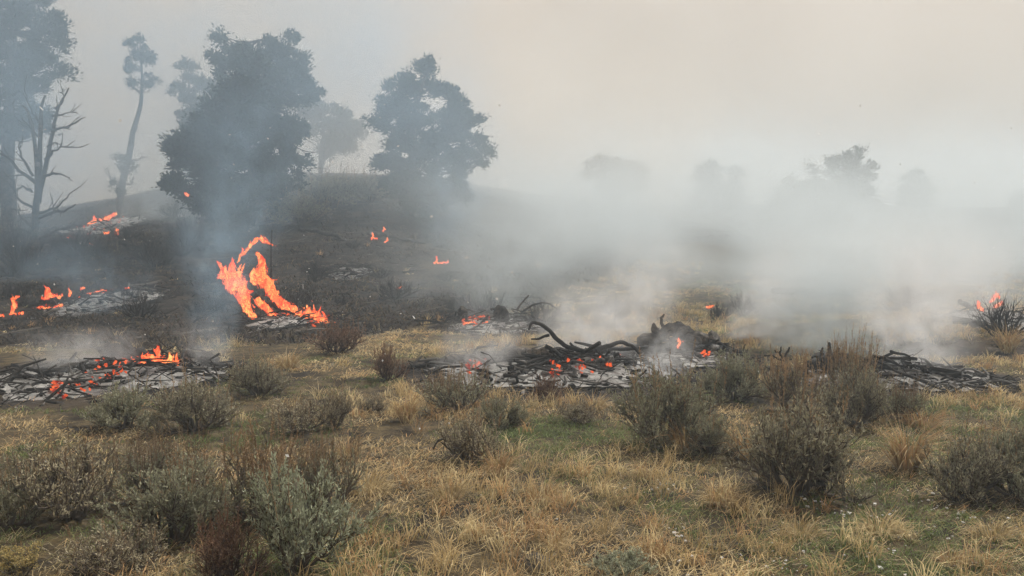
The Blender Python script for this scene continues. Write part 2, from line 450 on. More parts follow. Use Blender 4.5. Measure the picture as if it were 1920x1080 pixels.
def field():
    # matted thatch
    x, y = spots(19000, 3.0, 26, 1.7)
    burn, ash = masks(x, y)
    bare = fbm(x * 1.1, y * 1.1, 0, 41)
    ok = (burn + .3 * rg.normal(size=len(x)) < .45) & (ash < .15) & (bare + .07 * rg.normal(size=len(x)) > .475)
    x, y = x[ok], y[ok]; k = 13
    C = palette(x, y, k)
    X = np.repeat(x, k) + rg.normal(size=len(x) * k) * .05; Y = np.repeat(y, k) + rg.normal(size=len(x) * k) * .05
    n = len(X); far = 1 + .06 * np.clip(Y - 5, 0, 20)
    root = np.stack((X, Y, terrain(X, Y) - .008), -1)
    blades(root, rg.random(n) * 6.283, .55 + .75 * rg.random(n), (.05 + .10 * rg.random(n)) * far ** .5, .0022 * far * (.7 + .8 * rg.random(n)),
           .5 + .6 * rg.random(n), C, 'matted_grass', 'matted dry and green grass covering the foreground')
    # taller straw bunches
    x, y = spots(3600, 3.0, 30, 1.5)
    burn, ash = masks(x, y)
    tall = fbm(x * .55, y * .55, 0, 51)
    ok = (burn + .25 * rg.normal(size=len(x)) < .5) & (ash < .1) & (tall + .06 * rg.normal(size=len(x)) > .555)
    x, y = x[ok], y[ok]; k = 26; n = len(x)
    Cb = np.where((rg.random(n) < .3)[:, None], TAN, STRAW); Cb = np.where((rg.random(n) < .25)[:, None], PALE, Cb)
    C = np.repeat(Cb * (.7 + .45 * rg.random(n))[:, None], k, 0) * (.8 + .4 * rg.random(n * k))[:, None]
    X = np.repeat(x, k) + rg.normal(size=n * k) * .035; Y = np.repeat(y, k) + rg.normal(size=n * k) * .035
    hh = np.repeat(.12 + .16 * rg.random(n), k)
    n = len(X); far = 1 + .06 * np.clip(Y - 5, 0, 20)
    root = np.stack((X, Y, terrain(X, Y) - .01), -1)
    blades(root, rg.random(n) * 6.283, .05 + .55 * rg.random(n) ** 1.5, hh * (.6 + .5 * rg.random(n)), .0020 * far * (.7 + .8 * rg.random(n)),
           .25 + .7 * rg.random(n), C, 'tall_dry_grass', 'taller straw-coloured grass standing in patches between the sagebrush')
    # short fresh green
    x, y = spots(5200, 3.0, 12, 1.3)
    burn, ash = masks(x, y)
    g = fbm(x * .9, y * .9, 0, 33)
    ok = (burn < .4) & (g + .05 * rg.normal(size=len(x)) > .51 + .07 * sstep(6, 10, y))
    x, y = x[ok], y[ok]; k = 12; n = len(x)
    C = np.repeat(GREEN[None] * (.7 + .8 * rg.random(n))[:, None], k, 0)
    X = np.repeat(x, k) + rg.normal(size=n * k) * .03; Y = np.repeat(y, k) + rg.normal(size=n * k) * .03
    n = len(X)
    blades(np.stack((X, Y, terrain(X, Y) - .006), -1), rg.random(n) * 6.283, .1 + .7 * rg.random(n), .03 + .05 * rg.random(n), .0022 * (.7 + .7 * rg.random(n)),
           .3 + .6 * rg.random(n), C, 'green_grass', 'short fresh green grass sprouting in the foreground soil')
    # scorched stubble on the burnt slope
    x, y = spots(13000, 13.5, 55, 1.2)
    burn, ash = masks(x, y)
    t = fbm(x * .4, y * .4, 0, 61)
    ok = (burn > .4) & (ash < .3) & (t + .1 * rg.normal(size=len(x)) > .47)
    x, y = x[ok], y[ok]; k = 9; n = len(x)
    Cb = np.where((rg.random(n) < .5)[:, None], np.array((.016, .013, .011)), np.array((.045, .032, .021)))
    Cb = np.where((rg.random(n) < .10)[:, None], np.array((.11, .085, .05)), Cb)
    C = np.repeat(Cb * (.6 + .7 * rg.random(n))[:, None], k, 0)
    X = np.repeat(x, k) + rg.normal(size=n * k) * .12; Y = np.repeat(y, k) + rg.normal(size=n * k) * .12
    n = len(X)
    blades(np.stack((X, Y, terrain(X, Y) - .02), -1), rg.random(n) * 6.283, .3 + .8 * rg.random(n), .09 + .16 * rg.random(n), .008 + .012 * rg.random(n),
           .3 + .6 * rg.random(n), C, 'scorched_grass', 'scorched brown grass stubble on the burnt slope')
field()

# ---------------------------------------------------------------- sagebrush
def rot_towards(d, rng, ang):
    q = np.cross(d, rng.normal(size=3)); q /= np.linalg.norm(q) + 1e-9
    return d * math.cos(ang) + q * math.sin(ang)

def make_bush(seed, nstem=10, sub=6, tert=4, leaf=14, stalks=30, spread=1.0, leafc=(.23, .235, .165), twigc=(.12, .098, .078), stalkc=(.27, .19, .115), flowers=None, leafsize=1.0):
    rng = np.random.default_rng(seed)
    leafc, stalkc, twigc = np.array(leafc) * 1.3, np.array(stalkc) * 1.1, np.array(twigc) * 1.15
    stems, foliage, sk = Geo(), Geo(), Geo()
    LP, LD, TIPS = [], [], []
    def path(p, d, ln, n, up, jit):
        pts = [p]
        for i in range(n):
            d = d + np.array((0, 0, up)) + rng.normal(size=3) * jit
            d = d / np.linalg.norm(d); pts.append(pts[-1] + d * ln / n)
        return np.array(pts), d
    for i in range(nstem):
        az = (i + rng.random()) * 6.283 / nstem; tilt = (.25 + .95 * rng.random()) * spread
        d = np.array((math.cos(az) * math.sin(tilt), math.sin(az) * math.sin(tilt), math.cos(tilt)))
        p0 = np.array((math.cos(az) * .05, math.sin(az) * .05, -.03))
        ln = .42 + .22 * rng.random()
        pts, d1 = path(p0, d, ln, 6, .10, .22)
        V, T, Q = tube_arrays(pts, np.linspace(.026, .010, 7), 5, False)
        stems.add(V, T, Q, np.array(twigc) * (.5 + .4 * rng.random()))
        for j in range(sub):
            t = .35 + .65 * (j + rng.random()) / sub
            p = pts[min(6, int(t * 6))]
            d2 = rot_towards(d1, rng, .35 + .5 * rng.random())
            if d2[2] < -.1: d2[2] *= -.5
            q2, d3 = path(p, d2, .22 + .16 * rng.random(), 4, .16, .2)
            V, T, Q = tube_arrays(q2, np.linspace(.009, .004, 5), 4, False)
            stems.add(V, T, Q, np.array(twigc) * (.6 + .5 * rng.random()))
            for k in range(tert):
                p = q2[1 + int(rng.random() * 3.99)]
                d4 = rot_towards(d3, rng, .25 + .6 * rng.random())
                q3, d5 = path(p, d4, .10 + .13 * rng.random(), 3, .22, .15)
                V, T, Q = tube_arrays(q3, np.linspace(.0045, .002, 4), 3, False)
                stems.add(V, T, Q, np.array(twigc) * (.8 + .7 * rng.random()))
                TIPS.append((q3[-1], d5))
                if leaf:
                    m = max(1, int(leaf * (.5 + rng.random())))
                    u = rng.random(m) * 3 * .999; ii = u.astype(int); f = (u - ii)[:, None]
                    pp = q3[ii] * (1 - f) + q3[ii + 1] * f
                    LP.append(pp); LD.append(d5[None] * .9 + rng.normal(size=(m, 3)) * .55)
    if LP:
        pos = np.concatenate(LP); dr = np.concatenate(LD); n = len(pos)
        V, Q = leaf_quads(pos, dr, (.035 + .03 * rng.random(n)) * leafsize, (.005 + .004 * rng.random(n)) * leafsize, rng)
        C = np.array(leafc)[None] * (.7 + .8 * rng.random(n))[:, None]
        C = np.where((rng.random(n) < .08)[:, None], np.array((.22, .17, .10)), C)
        foliage.add(V, None, Q, np.repeat(C, 4, 0))
    for i in range(stalks):
        p, d = TIPS[rng.integers(len(TIPS))]
        if p[2] < .35: continue
        pts, d1 = path(p, d * .5 + np.array((0, 0, .9)), .20 + .22 * rng.random(), 3, .1, .10)
        V, T, Q = tube_arrays(pts, np.linspace(.0035, .0018, 4), 3, False)
        c = np.array(stalkc) * (.7 + .6 * rng.random())
        sk.add(V, T, Q, c)
        m = 22
        u = (.5 + 2.49 * rng.random(m)); ii = u.astype(int); f = (u - ii)[:, None]
        pp = pts[ii] * (1 - f) + pts[np.minimum(ii + 1, 3)] * f
        V, Q = leaf_quads(pp, d1[None] + rng.normal(size=(m, 3)) * .5, .022 + .02 * rng.random(m), .0045, rng)
        sk.add(V, None, Q, np.repeat(c[None] * (.8 + .6 * rng.random(m))[:, None], 4, 0))
    if flowers:
        for p, d in TIPS[::2]:
            m = 14
            pp = p[None] + rng.normal(size=(m, 3)) * np.array((.035, .035, .018))
            V, Q = leaf_quads(pp, rng.normal(size=(m, 3)) + np.array((0, 0, .8)), .035, .014, rng)
            sk.add(V, None, Q, np.repeat(np.array(flowers)[None] * (.7 + .6 * rng.random(m))[:, None], 4, 0))
    return stems, foliage, sk

BUSH = {}
def bush_kind(key, **kw):
    st, fo, sk = make_bush(**kw)
    BUSH[key] = (st.build('stems', M_TWIG), fo.build('foliage', M_LEAF) if fo.V else None, sk.build('seed_stalks', M_LEAF) if sk.V else None)
bush_kind('leafy', seed=11, nstem=15, sub=8, tert=6, leaf=17, stalks=26)
bush_kind('leafy2', seed=12, nstem=13, sub=8, tert=6, leaf=16, stalks=45, leafc=(.21, .21, .145), spread=1.15)
bush_kind('pale', seed=13, nstem=15, sub=8, tert=5, leaf=20, stalks=14, leafc=(.30, .325, .235), spread=.8)
bush_kind('dark', seed=14, nstem=15, sub=9, tert=6, leaf=9, stalks=30, leafc=(.22, .21, .15), twigc=(.115, .096, .078), spread=1.1)
bush_kind('twiggy', seed=15, nstem=13, sub=8, tert=6, leaf=5, stalks=20, leafc=(.27, .245, .17), twigc=(.12, .098, .078), spread=1.15)
bush_kind('stalky', seed=16, nstem=12, sub=7, tert=5, leaf=6, stalks=190, leafc=(.20, .18, .12), spread=.9)
bush_kind('stalky2', seed=17, nstem=13, sub=7, tert=5, leaf=8, stalks=150, stalkc=(.23, .17, .11))
bush_kind('russet', seed=18, nstem=14, sub=8, tert=6, leaf=5, stalks=60, leafc=(.17, .105, .07), twigc=(.085, .05, .038), stalkc=(.15, .085, .055))
bush_kind('burnt', seed=19, nstem=13, sub=7, tert=4, leaf=0, stalks=0, twigc=(.024, .021, .02))
bush_kind('yellow', seed=20, nstem=13, sub=7, tert=4, leaf=8, stalks=10, leafc=(.20, .19, .10), flowers=(.50, .40, .17), spread=.7)

rb = random.Random(3)
def bush(kind, px, py, wpx, hpx, label, name='sagebrush', cat='shrub', group='sagebrush on the rangeland', rz=None, sink=0.0):
    p, d, s = G(px, py)
    e = obj(name, None, None, p - np.array((0, 0, sink)))
    e.empty_display_size = .1
    hs = hpx * s / .80; ws = wpx * s / 1.15
    e.scale = (ws, ws, hs)
    e.rotation_euler = (0, 0, rb.random() * 6.28 if rz is None else rz)
    tag(e, label, cat, group)
    st, fo, sk = BUSH[kind]
    obj('stems', st, e)
    if fo: tag(obj('foliage', fo, e), kind='stuff')
    if sk: tag(obj('flower_heads' if kind == 'yellow' else 'seed_stalks', sk, e), kind='stuff')
    return e
for a in (
    ('pale', 555, 1075, 215, 200, 'big pale grey-green sagebrush at the bottom, left of centre'),
    ('leafy', 330, 1015, 190, 145, 'grey-green sagebrush with a thick dark stem left of the biggest pale bush'),
    ('stalky', 470, 965, 250, 130, 'broad brown-stalked sagebrush behind the biggest pale bush'),
    ('stalky2', 300, 940, 170, 110, 'brown-stalked sagebrush between the twiggy bush at left and the broad stalked one'),
    ('stalky2', 610, 960, 150, 125, 'thin brown sagebrush at the right end of the large front clump'),
    ('twiggy', 130, 970, 210, 150, 'round brown twiggy sagebrush near the left edge'),
    ('leafy2', 15, 985, 130, 120, 'grey-green sagebrush cut off by the left edge'),
    ('leafy', 232, 802, 115, 78, 'small grey-green sagebrush just below the left burn pile'),
    ('dark', 365, 806, 155, 95, 'dark fan-shaped sagebrush with bare black stems below the left burn pile'),
    ('dark', 485, 742, 112, 72, 'compact dark sagebrush right of the left burn pile'),
    ('twiggy', 560, 808, 140, 62, 'low flattened sagebrush with a dark hollow underneath'),
    ('twiggy', 632, 800, 70, 75, 'bare little sagebrush beside the low flattened one'),
    ('russet', 632, 662, 105, 55, 'brownish shrub at the edge of the burnt slope below the tallest fire'),
    ('russet', 728, 712, 70, 60, 'reddish brown shrub at the left end of the centre ash bed'),
    ('stalky2', 850, 772, 150, 68, 'wide brown sagebrush in front of the left half of the centre ash bed'),
    ('twiggy', 885, 868, 130, 98, 'ragged grey sagebrush with one crooked bare limb in mid foreground'),
    ('leafy2', 1245, 832, 175, 148, 'large dense grey-green sagebrush in front of the centre burn pile'),
    ('leafy', 1378, 748, 120, 86, 'grey-green sagebrush with upright stalks between the centre and right burn piles'),
    ('dark', 1495, 925, 215, 185, 'tall dark open-branched sagebrush with a gnarled trunk at right'),
    ('dark', 1602, 800, 135, 118, 'dark sagebrush with tall brown seed stalks in front of the right charred log'),
    ('stalky', 1482, 772, 130, 92, 'tan stalky sagebrush left of the right charred log'),
    ('stalky', 1590, 770, 90, 120, 'tall narrow brown seed stalks rising before the right charred log'),
    ('dark', 1815, 935, 165, 125, 'dark-stemmed sagebrush near the right edge of the foreground'),
    ('leafy', 1905, 930, 130, 135, 'grey-green sagebrush cut off by the right edge'),
    ('russet', 1030, 752, 62, 46, 'little brown shrub below the middle of the centre ash bed'),
    ('twiggy', 1085, 792, 95, 42, 'low grey shrub left of the large dense sagebrush'),
    ('pale', 1165, 1085, 120, 52, 'small pale sage cushion at the bottom edge, right of centre'),
    ('russet', 430, 1085, 150, 110, 'dark reddish brushwood between the two big front sagebrushes'),
    ('twiggy', 215, 1075, 190, 85, 'low brown brushwood at the bottom left'),
    ('yellow', 35, 1085, 105, 62, 'rabbitbrush with pale yellow seed heads in the bottom left corner'),
    ('leafy2', 940, 800, 95, 60, 'small sagebrush between the centre ash bed and the ragged grey bush'),
    ('stalky2', 1690, 790, 95, 65, 'tan shrub below the charcoal mound of the right burn pile'),
    ('leafy', 1330, 850, 110, 70, 'low green-grey shrub beside the large dense sagebrush'),
    ('twiggy', 700, 770, 70, 30, 'tiny grey shrub in the grass left of centre'),
): bush(*a)
for a in (
    ('burnt', 1878, 632, 95, 82, 'blackened shrub with flames behind it at the right edge'),
    ('burnt', 262, 596, 90, 52, 'blackened brush heap right of the grey ash on the left slope'),
    ('burnt', 908, 596, 95, 56, 'blackened dome of brush behind the middle embers'),
    ('burnt', 1018, 604, 90, 42, 'blackened brush tangle right of the middle stump'),
    ('burnt', 1392, 592, 60, 46, 'smoke-veiled burnt shrub right of the small far flame'),
    ('burnt', 1348, 600, 50, 38, 'smoke-veiled burnt shrub just beside the small far flame'),
    ('burnt', 345, 470, 80, 70, 'blackened shrub at the foot of the largest pine'),
    ('burnt', 285, 500, 90, 60, 'blackened brush on the slope between snag and largest pine'),
    ('burnt', 560, 585, 80, 50, 'blackened brush under the tallest flames'),
    ('burnt', 740, 560, 90, 40, 'scorched brush left of the middle burn pile'),
    ('dark', 620, 385, 130, 60, 'dark brush on the skyline right of the largest pine'),
    ('dark', 690, 378, 120, 50, 'dark brush on the skyline left of the twin-topped pine'),
    ('dark', 560, 420, 120, 60, 'dark brush on the hillside right of the largest pine trunk'),
    ('burnt', 40, 500, 120, 90, 'blackened brush around the foot of the dead snag'),
    ('burnt', 150, 480, 110, 60, 'burnt brush heap right of the dead snag'),
    ('burnt', 1700, 575, 80, 45, 'faint burnt shrub in the thick smoke at right'),
    ('burnt', 1150, 590, 70, 36, 'faint burnt shrub in the smoke above the centre pile'),
): bush(*a, name='burnt_shrub', group='burnt shrubs')

rs = random.Random(12)
for k in range(34):
    px, py = rs.uniform(-10, 860), rs.uniform(400, 590)
    if py < 440 and px > 700: continue
    bush('burnt', px, py, rs.uniform(35, 80), rs.uniform(16, 34), 'low burnt shrub, one of many scattered over the blackened slope', 'burnt_shrub', 'shrub', 'low burnt shrubs scattered on the slope')

# ---------------------------------------------------------------- straw tufts that stand out
def make_tuft(seed, n, h, spread, pal):
    r = np.random.default_rng(seed); g = Geo()
    az = r.random(n) * 6.283; rad = .06 * np.sqrt(r.random(n)) * spread
    root = np.stack((np.cos(az) * rad, np.sin(az) * rad, np.full(n, -.02)), -1)
    az = az + r.normal(size=n) * .5; lean = (.1 + .65 * r.random(n)) * spread; bend = .2 + .8 * r.random(n); ln = h * (.5 + .6 * r.random(n)); w = .0022 + .002 * r.random(n)
    hd = np.stack((np.cos(az), np.sin(az), 0 * az), -1); sd = np.stack((-np.sin(az + .7), np.cos(az + .7), 0 * az), -1) * w[:, None]
    def pt(t, bl):
        a = lean + bend * bl
        return root + (hd * np.sin(a)[:, None] + np.array((0, 0, 1.)) * np.cos(a)[:, None]) * (ln * t)[:, None]
    V = np.stack((root - sd, root + sd, pt(.5, .3) + sd * .8, pt(.5, .3) - sd * .8, pt(1, 1)), 1).reshape(-1, 3)
    i = np.arange(n)[:, None] * 5
    C = np.array(pal)[r.integers(len(pal), size=n)] * (.7 + .5 * r.random(n))[:, None]
    g.add(V, i + np.array((3, 2, 4)), i + np.array((0, 1, 2, 3)), np.repeat(C, 5, 0))
    return g.build('bunchgrass', M_GRASS)
TUFT = [make_tuft(1, 260, .30, 1.0, [STRAW, PALE, TAN]), make_tuft(2, 220, .34, .55, [STRAW, TAN]), make_tuft(3, 300, .26, 1.5, [PALE, STRAW, STRAW]), make_tuft(4, 200, .24, 1.2, [TAN, TAN, STRAW])]
for px, py, hp, v, lab in (
    (1282, 848, 75, 1, 'upright straw tuft at the foot of the large dense sagebrush'),
    (690, 920, 80, 2, 'wide pale bunchgrass right of the big front clump of sagebrush'),
    (840, 935, 70, 2, 'wide straw bunchgrass left of bottom centre with a dark heart'),
    (650, 860, 60, 0, 'straw bunchgrass behind the big front clump of sagebrush'),
    (1015, 935, 70, 3, 'orange-brown tuft near the middle of the foreground'),
    (1350, 945, 70, 0, 'straw tuft left of the tall dark sagebrush trunk'),
    (1700, 880, 110, 1, 'tall straw bunch left of the dark-stemmed sagebrush at right'),
    (1650, 1000, 80, 2, 'sprawling pale straw clump below the tall dark sagebrush'),
    (1500, 1005, 75, 2, 'flattened orange straw clump at the lower right'),
    (1730, 800, 80, 3, 'rust-coloured grass bunch below the right burn pile'),
    (1890, 660, 60, 1, 'straw tuft on the berm by the right edge'),
    (540, 690, 50, 0, 'straw bunch beside the compact dark sagebrush'),
    (760, 790, 60, 1, 'thin straw tuft left of the wide brown sagebrush'),
    (1115, 770, 50, 0, 'tan bunchgrass between the low grey shrub and the ash'),
    (935, 900, 75, 1, 'thin straw tuft right of the ragged grey sagebrush'),
    (1040, 1030, 50, 0, 'small pale tuft at bottom centre'),
    (1220, 1045, 60, 3, 'tan tuft behind the small pale sage cushion'),
    (1400, 860, 80, 1, 'straw stems in front of the shrub left of the tall dark sagebrush'),
    (1860, 1010, 70, 2, 'straw clump below the right-edge sagebrush'),
    (1780, 1060, 55, 0, 'pale grass clump in the bottom right corner area'),
):
    p, d, s = G(px, py)
    o = obj('bunchgrass', TUFT[v], None, p); k = hp * s / .28
    o.scale = (k, k, k); o.rotation_euler = (0, 0, rb.random() * 6.28)
    tag(o, lab, 'grass tuft', 'bunchgrass tufts')

# ---------------------------------------------------------------- trees
def make_tree(name, label, trunk, th, blobs, d, clumps, leaves=60, leaf=.13, clump_r=.30, col=(.038, .052, .030), seed=1, cat='tree', bare=(), group='pines and junipers on the hillside', twig_frac=.5, depth=.85):
    """trunk: list of pixel polylines, th: base radius px; blobs: crown masses (px, py, rx, ry) at depth d"""
    rng = np.random.default_rng(seed); s = d / FPX
    base = P(trunk[0][0][0], trunk[0][0][1], d)
    base[2] = min(base[2], gz(base[0], base[1]))
    e = obj(name, None, None, base); tag(e, label, cat, group)
    tg = Geo(); TP = []
    for ti, tr in enumerate(trunk):
        q = np.array([P(a[0], a[1], d) for a in tr])
        q[:, 1] += np.linspace(0, .25 * (ti % 2 * 2 - 1) * (len(trunk) > 1), len(q))
        if ti == 0: q[0] = base - np.array((0, 0, .25))
        q = smooth_path(q, 16)
        q += (np.array([fbm(np.arange(16) * .5, 3 * k, ti, seed + k, 2) for k in range(3)]).T - .5) * th * s * 1.2 * np.linspace(0, 1, 16)[:, None]
        r0 = th * s * (1 if ti == 0 else .7)
        V, T, Q = tube_arrays(q, np.linspace(r0, r0 * .22, 16) * np.where(np.arange(16) == 0, 1.35, 1), 9, True, .22, seed + ti)
        tg.add(V - base, T, Q, np.array((.045, .038, .033))); TP.append(q)
    obj('trunk', tg.build('trunk', M_BARK, True), e)
    TPa = np.concatenate(TP)
    lg, cg = Geo(), Geo()
    area = np.array([b_[2] * b_[3] for b_ in blobs], float) if len(blobs) else np.zeros(0)
    for bi, bb in enumerate(blobs):
        n = max(3, int(1.9 * clumps * area[bi] / area.sum()))
        sparse = bb[4] if len(bb) > 4 else 1.0
        c0 = P(bb[0], bb[1], d)
        ell = np.array((bb[2] * s, min(bb[2], bb[3] * 1.3) * s * depth, bb[3] * s))
        nb = max(3, n // (3 if leaf >= .2 else 6)); vv = rng.normal(size=(nb, 3)); vv /= np.linalg.norm(vv, axis=1)[:, None]
        hubs = vv * (.35 + .75 * rng.random(nb) ** .6)[:, None] * ell
        hubs[:, 2] = np.maximum(hubs[:, 2], -.8 * ell[2])
        for k in range(n):
            c = c0 + hubs[k % nb] + rng.normal(size=3) * np.array((.16, .16, .13)) * (.35 + .5 * ell.mean())
            tuft = rng.random() < .3
            m = max(4, int(1.05 * leaves * (.5 + rng.random()) * sparse)); cr = clump_r * (.35 + .65 * rng.random()) * (.7 if tuft else 1)
            out = c - TPa[np.argmin(np.abs(TPa[:, 2] - c[2]))]; out /= np.linalg.norm(out) + 1e-9
            g = rng.normal(size=(m, 3)) * np.array((.5, .5, .38)) * cr
            pos = c + g + out[None] * rng.random(m)[:, None] * cr * .5
            V, Q = leaf_quads(pos - base, g * 1.2 + out[None] * .5 * cr + rng.normal(size=(m, 3)) * .35 * cr + np.array((0, 0, .5 * cr)), leaf * (.6 + .8 * rng.random(m)), leaf * .26, rng)
            cc = np.array(col) * (.6 + .8 * rng.random()) * (.75 + .5 * rng.random(m))[:, None]
            cg.add(V, None, Q, np.repeat(cc, 4, 0))
            if rng.random() < twig_frac:
                a = TPa[np.argmin(np.abs(TPa[:, 2] - (c[2] - .35 * np.linalg.norm(out[:2]) * abs(bb[2]) * s * .6)) + .3 * np.linalg.norm(TPa[:, :2] - c[:2], axis=1))]
                mid = a * .5 + c * .5 + np.array((0, 0, -.12 * np.linalg.norm(c - a))) + rng.normal(size=3) * .08
                q = smooth_path([a, mid, c], 7)
                ln = np.linalg.norm(c - a)
                V, T, Q = tube_arrays(q, np.linspace(min(.055, .018 + .016 * ln), .008, 7), 5, False)
                lg.add(V - base, T, Q, np.array((.040, .034, .030)) * (.7 + .5 * rng.random()))
    for br in bare:
        if not len(blobs): lg = Geo()
        q = np.array([P(a[0], a[1], d) for a in br[1:]]); q[:, 1] += np.linspace(0, rng.normal() * .5, len(q))
        q = smooth_path(q, 10)
        q[1:] += rng.normal(size=(9, 3)) * .018
        r0 = br[0] * s
        V, T, Q = tube_arrays(q, np.linspace(r0, max(.008, r0 * .25), 10), 5, False)
        lg.add(V - base, T, Q, np.array((.045, .04, .036)))
        for k in range(5):
            i = 2 + int(rng.random() * 7.9); dd = q[min(9, i + 1)] - q[i - 1]; dd /= np.linalg.norm(dd) + 1e-9
            d2 = rot_towards(dd, rng, .5 + .5 * rng.random()); ln = (.2 + .35 * rng.random()) * np.linalg.norm(q[-1] - q[0])
            q2 = smooth_path([q[i], q[i] + d2 * ln * .5 + rng.normal(size=3) * .03, q[i] + d2 * ln + np.array((0, 0, .1 * ln))], 5)
            V, T, Q = tube_arrays(q2, np.linspace(max(.008, r0 * .4), .006, 5), 4, False)
            lg.add(V - base, T, Q, np.array((.045, .04, .036)))
        if not len(blobs): obj('limb', lg.build('limb', M_TWIG), e)
    if lg.V and len(blobs): tag(obj('limbs', lg.build('limbs', M_TWIG), e), kind='stuff')
    if cg.V: tag(obj('crown', cg.build('crown', M_NEEDLE), e), kind='stuff')
    return e

def gd(px, py): return G(px, py)[1]
# largest pine in the left half, and its neighbours
dA = gd(470, 432)
make_tree('pine_tree', 'largest pine, dense and broad crowned, behind the tallest fire', [[(470, 432), (474, 330), (482, 200), (490, 80)], [(472, 360), (500, 250), (540, 150)]], 13,
          [(492, 92, 34, 42), (430, 110, 36, 42), (540, 110, 34, 40), (480, 165, 85, 60), (560, 165, 34, 34), (585, 178, 20, 12, .8), (440, 235, 75, 55), (520, 225, 55, 45), (470, 305, 85, 50), (455, 370, 80, 40), (520, 340, 40, 35, .7)],
          dA, 520, 64, seed=3, bare=[(2.5, (500, 250), (535, 262), (578, 290)), (2, (505, 268), (540, 285), (570, 315)), (2.2, (495, 240), (540, 240), (585, 262)), (2, (500, 290), (530, 305), (560, 330)), (1.8, (500, 225), (545, 225), (575, 240))])
dB = gd(395, 460)
make_tree('pine_tree', 'dark lower pine leaning in front and left of the largest pine', [[(395, 460), (398, 360), (412, 250), (440, 160)]], 10,
          [(455, 165, 30, 36), (425, 220, 50, 38), (365, 270, 46, 28), (335, 278, 24, 15), (395, 290, 50, 36), (325, 340, 26, 14), (375, 345, 55, 32), (420, 380, 55, 45), (330, 308, 12, 10, .7)],
          dB, 300, 62, seed=5, col=(.030, .042, .026))
make_tree('pine_tree', 'faint pine almost lost in smoke behind the left side of the largest pine', [[(375, 400), (368, 300), (355, 150)]], 8,
          [(345, 130, 20, 18), (365, 175, 34, 36), (375, 230, 36, 40), (380, 300, 36, 45)], 47, 120, 50, seed=6, leaf=.17, clump_r=.38)
make_tree('pine_tree', 'pale smoke-veiled pine between the largest pine and the twin-topped pine', [[(600, 350), (604, 280), (615, 200)], [(602, 310), (640, 215)]], 6,
          [(640, 215, 26, 22), (600, 225, 30, 32), (655, 245, 24, 20), (612, 262, 40, 28), (640, 280, 22, 16, .7)], 50, 130, 46, seed=7, leaf=.17, clump_r=.38)
dC = gd(778, 405)
make_tree('pine_tree', 'twin-topped pine standing apart at the middle of the skyline', [[(778, 405), (772, 320), (775, 240), (795, 140)], [(779, 370), (815, 300), (850, 165)]], 11,
          [(800, 148, 30, 32), (758, 170, 34, 34), (730, 190, 22, 22), (755, 230, 48, 42), (735, 285, 36, 34), (790, 290, 40, 42), (852, 175, 24, 34), (815, 225, 34, 40), (850, 230, 34, 36), (885, 230, 22, 20), (860, 285, 44, 34), (902, 288, 22, 12, .8), (770, 340, 55, 34), (840, 345, 44, 30), (735, 335, 24, 18, .8), (860, 375, 26, 14, .7), (790, 385, 45, 22, .7)],
          dC, 480, 60, seed=9)
# left edge
make_tree('pine_tree', 'tall pine filling the top left corner', [[(20, 470), (15, 300), (20, 100), (30, -120)]], 15,
          [(60, 20, 60, 45), (30, 90, 85, 60), (85, 105, 52, 28), (-20, 20, 70, 80), (20, 160, 90, 50), (110, 140, 30, 16), (-20, 220, 80, 50), (40, 215, 60, 36), (20, -60, 70, 60), (-60, 300, 60, 60, .6)],
          31.5, 420, 60, seed=11, leaf=.12)
dS = gd(66, 500)
make_tree('dead_snag', 'bare dead tree with crooked limbs by the left edge', [[(66, 500), (68, 400), (80, 300), (84, 210), (92, 180)], [(70, 380), (90, 280), (104, 205), (122, 165)], [(68, 420), (72, 310), (60, 220), (52, 200)]], 7.5, [], dS, 0, seed=12, group='dead trees',
          bare=[(3, (84, 300), (110, 278), (150, 276)), (2.6, (95, 245), (125, 235), (152, 215)), (2.4, (98, 218), (120, 214), (138, 212)), (4, (70, 345), (40, 320), (20, 295), (0, 283)), (3, (62, 330), (40, 290), (42, 265)), (4, (70, 410), (110, 398), (140, 395), (170, 383)), (3, (72, 400), (105, 385), (126, 358)), (3, (84, 330), (105, 325), (125, 332)),
                (3, (64, 390), (30, 370), (20, 340)), (3, (64, 430), (25, 405), (5, 380)), (2.5, (75, 260), (60, 240), (48, 222)), (2.2, (80, 235), (66, 210), (62, 175)), (3, (64, 440), (30, 430), (0, 440)), (2.6, (104, 205), (112, 190), (108, 165)), (2.6, (60, 360), (30, 350), (0, 365)), (3, (70, 450), (110, 430), (135, 425)), (2, (88, 275), (105, 268), (118, 272))])
dT = gd(222, 404)
make_tree('juniper_tree', 'slender bent juniper with a tuft of foliage only at its top', [[(222, 404), (228, 350), (248, 260), (266, 185), (262, 110)]], 8,
          [(258, 92, 24, 24), (262, 118, 22, 18), (246, 125, 12, 12), (270, 150, 14, 12, .7), (250, 150, 14, 12, .5), (285, 158, 14, 12, .35), (238, 300, 16, 40, .3), (224, 345, 14, 22, .3)],
          dT, 90, 46, leaf=.11, seed=14, clump_r=.2, bare=[(1.6, (262, 165), (280, 160), (292, 150)), (1.6, (240, 300), (255, 300), (266, 292)), (2, (230, 345), (245, 345), (252, 330)), (1.6, (228, 350), (215, 340), (214, 315)), (1.5, (262, 175), (250, 165), (243, 158)), (1.5, (250, 250), (262, 245), (270, 235))])
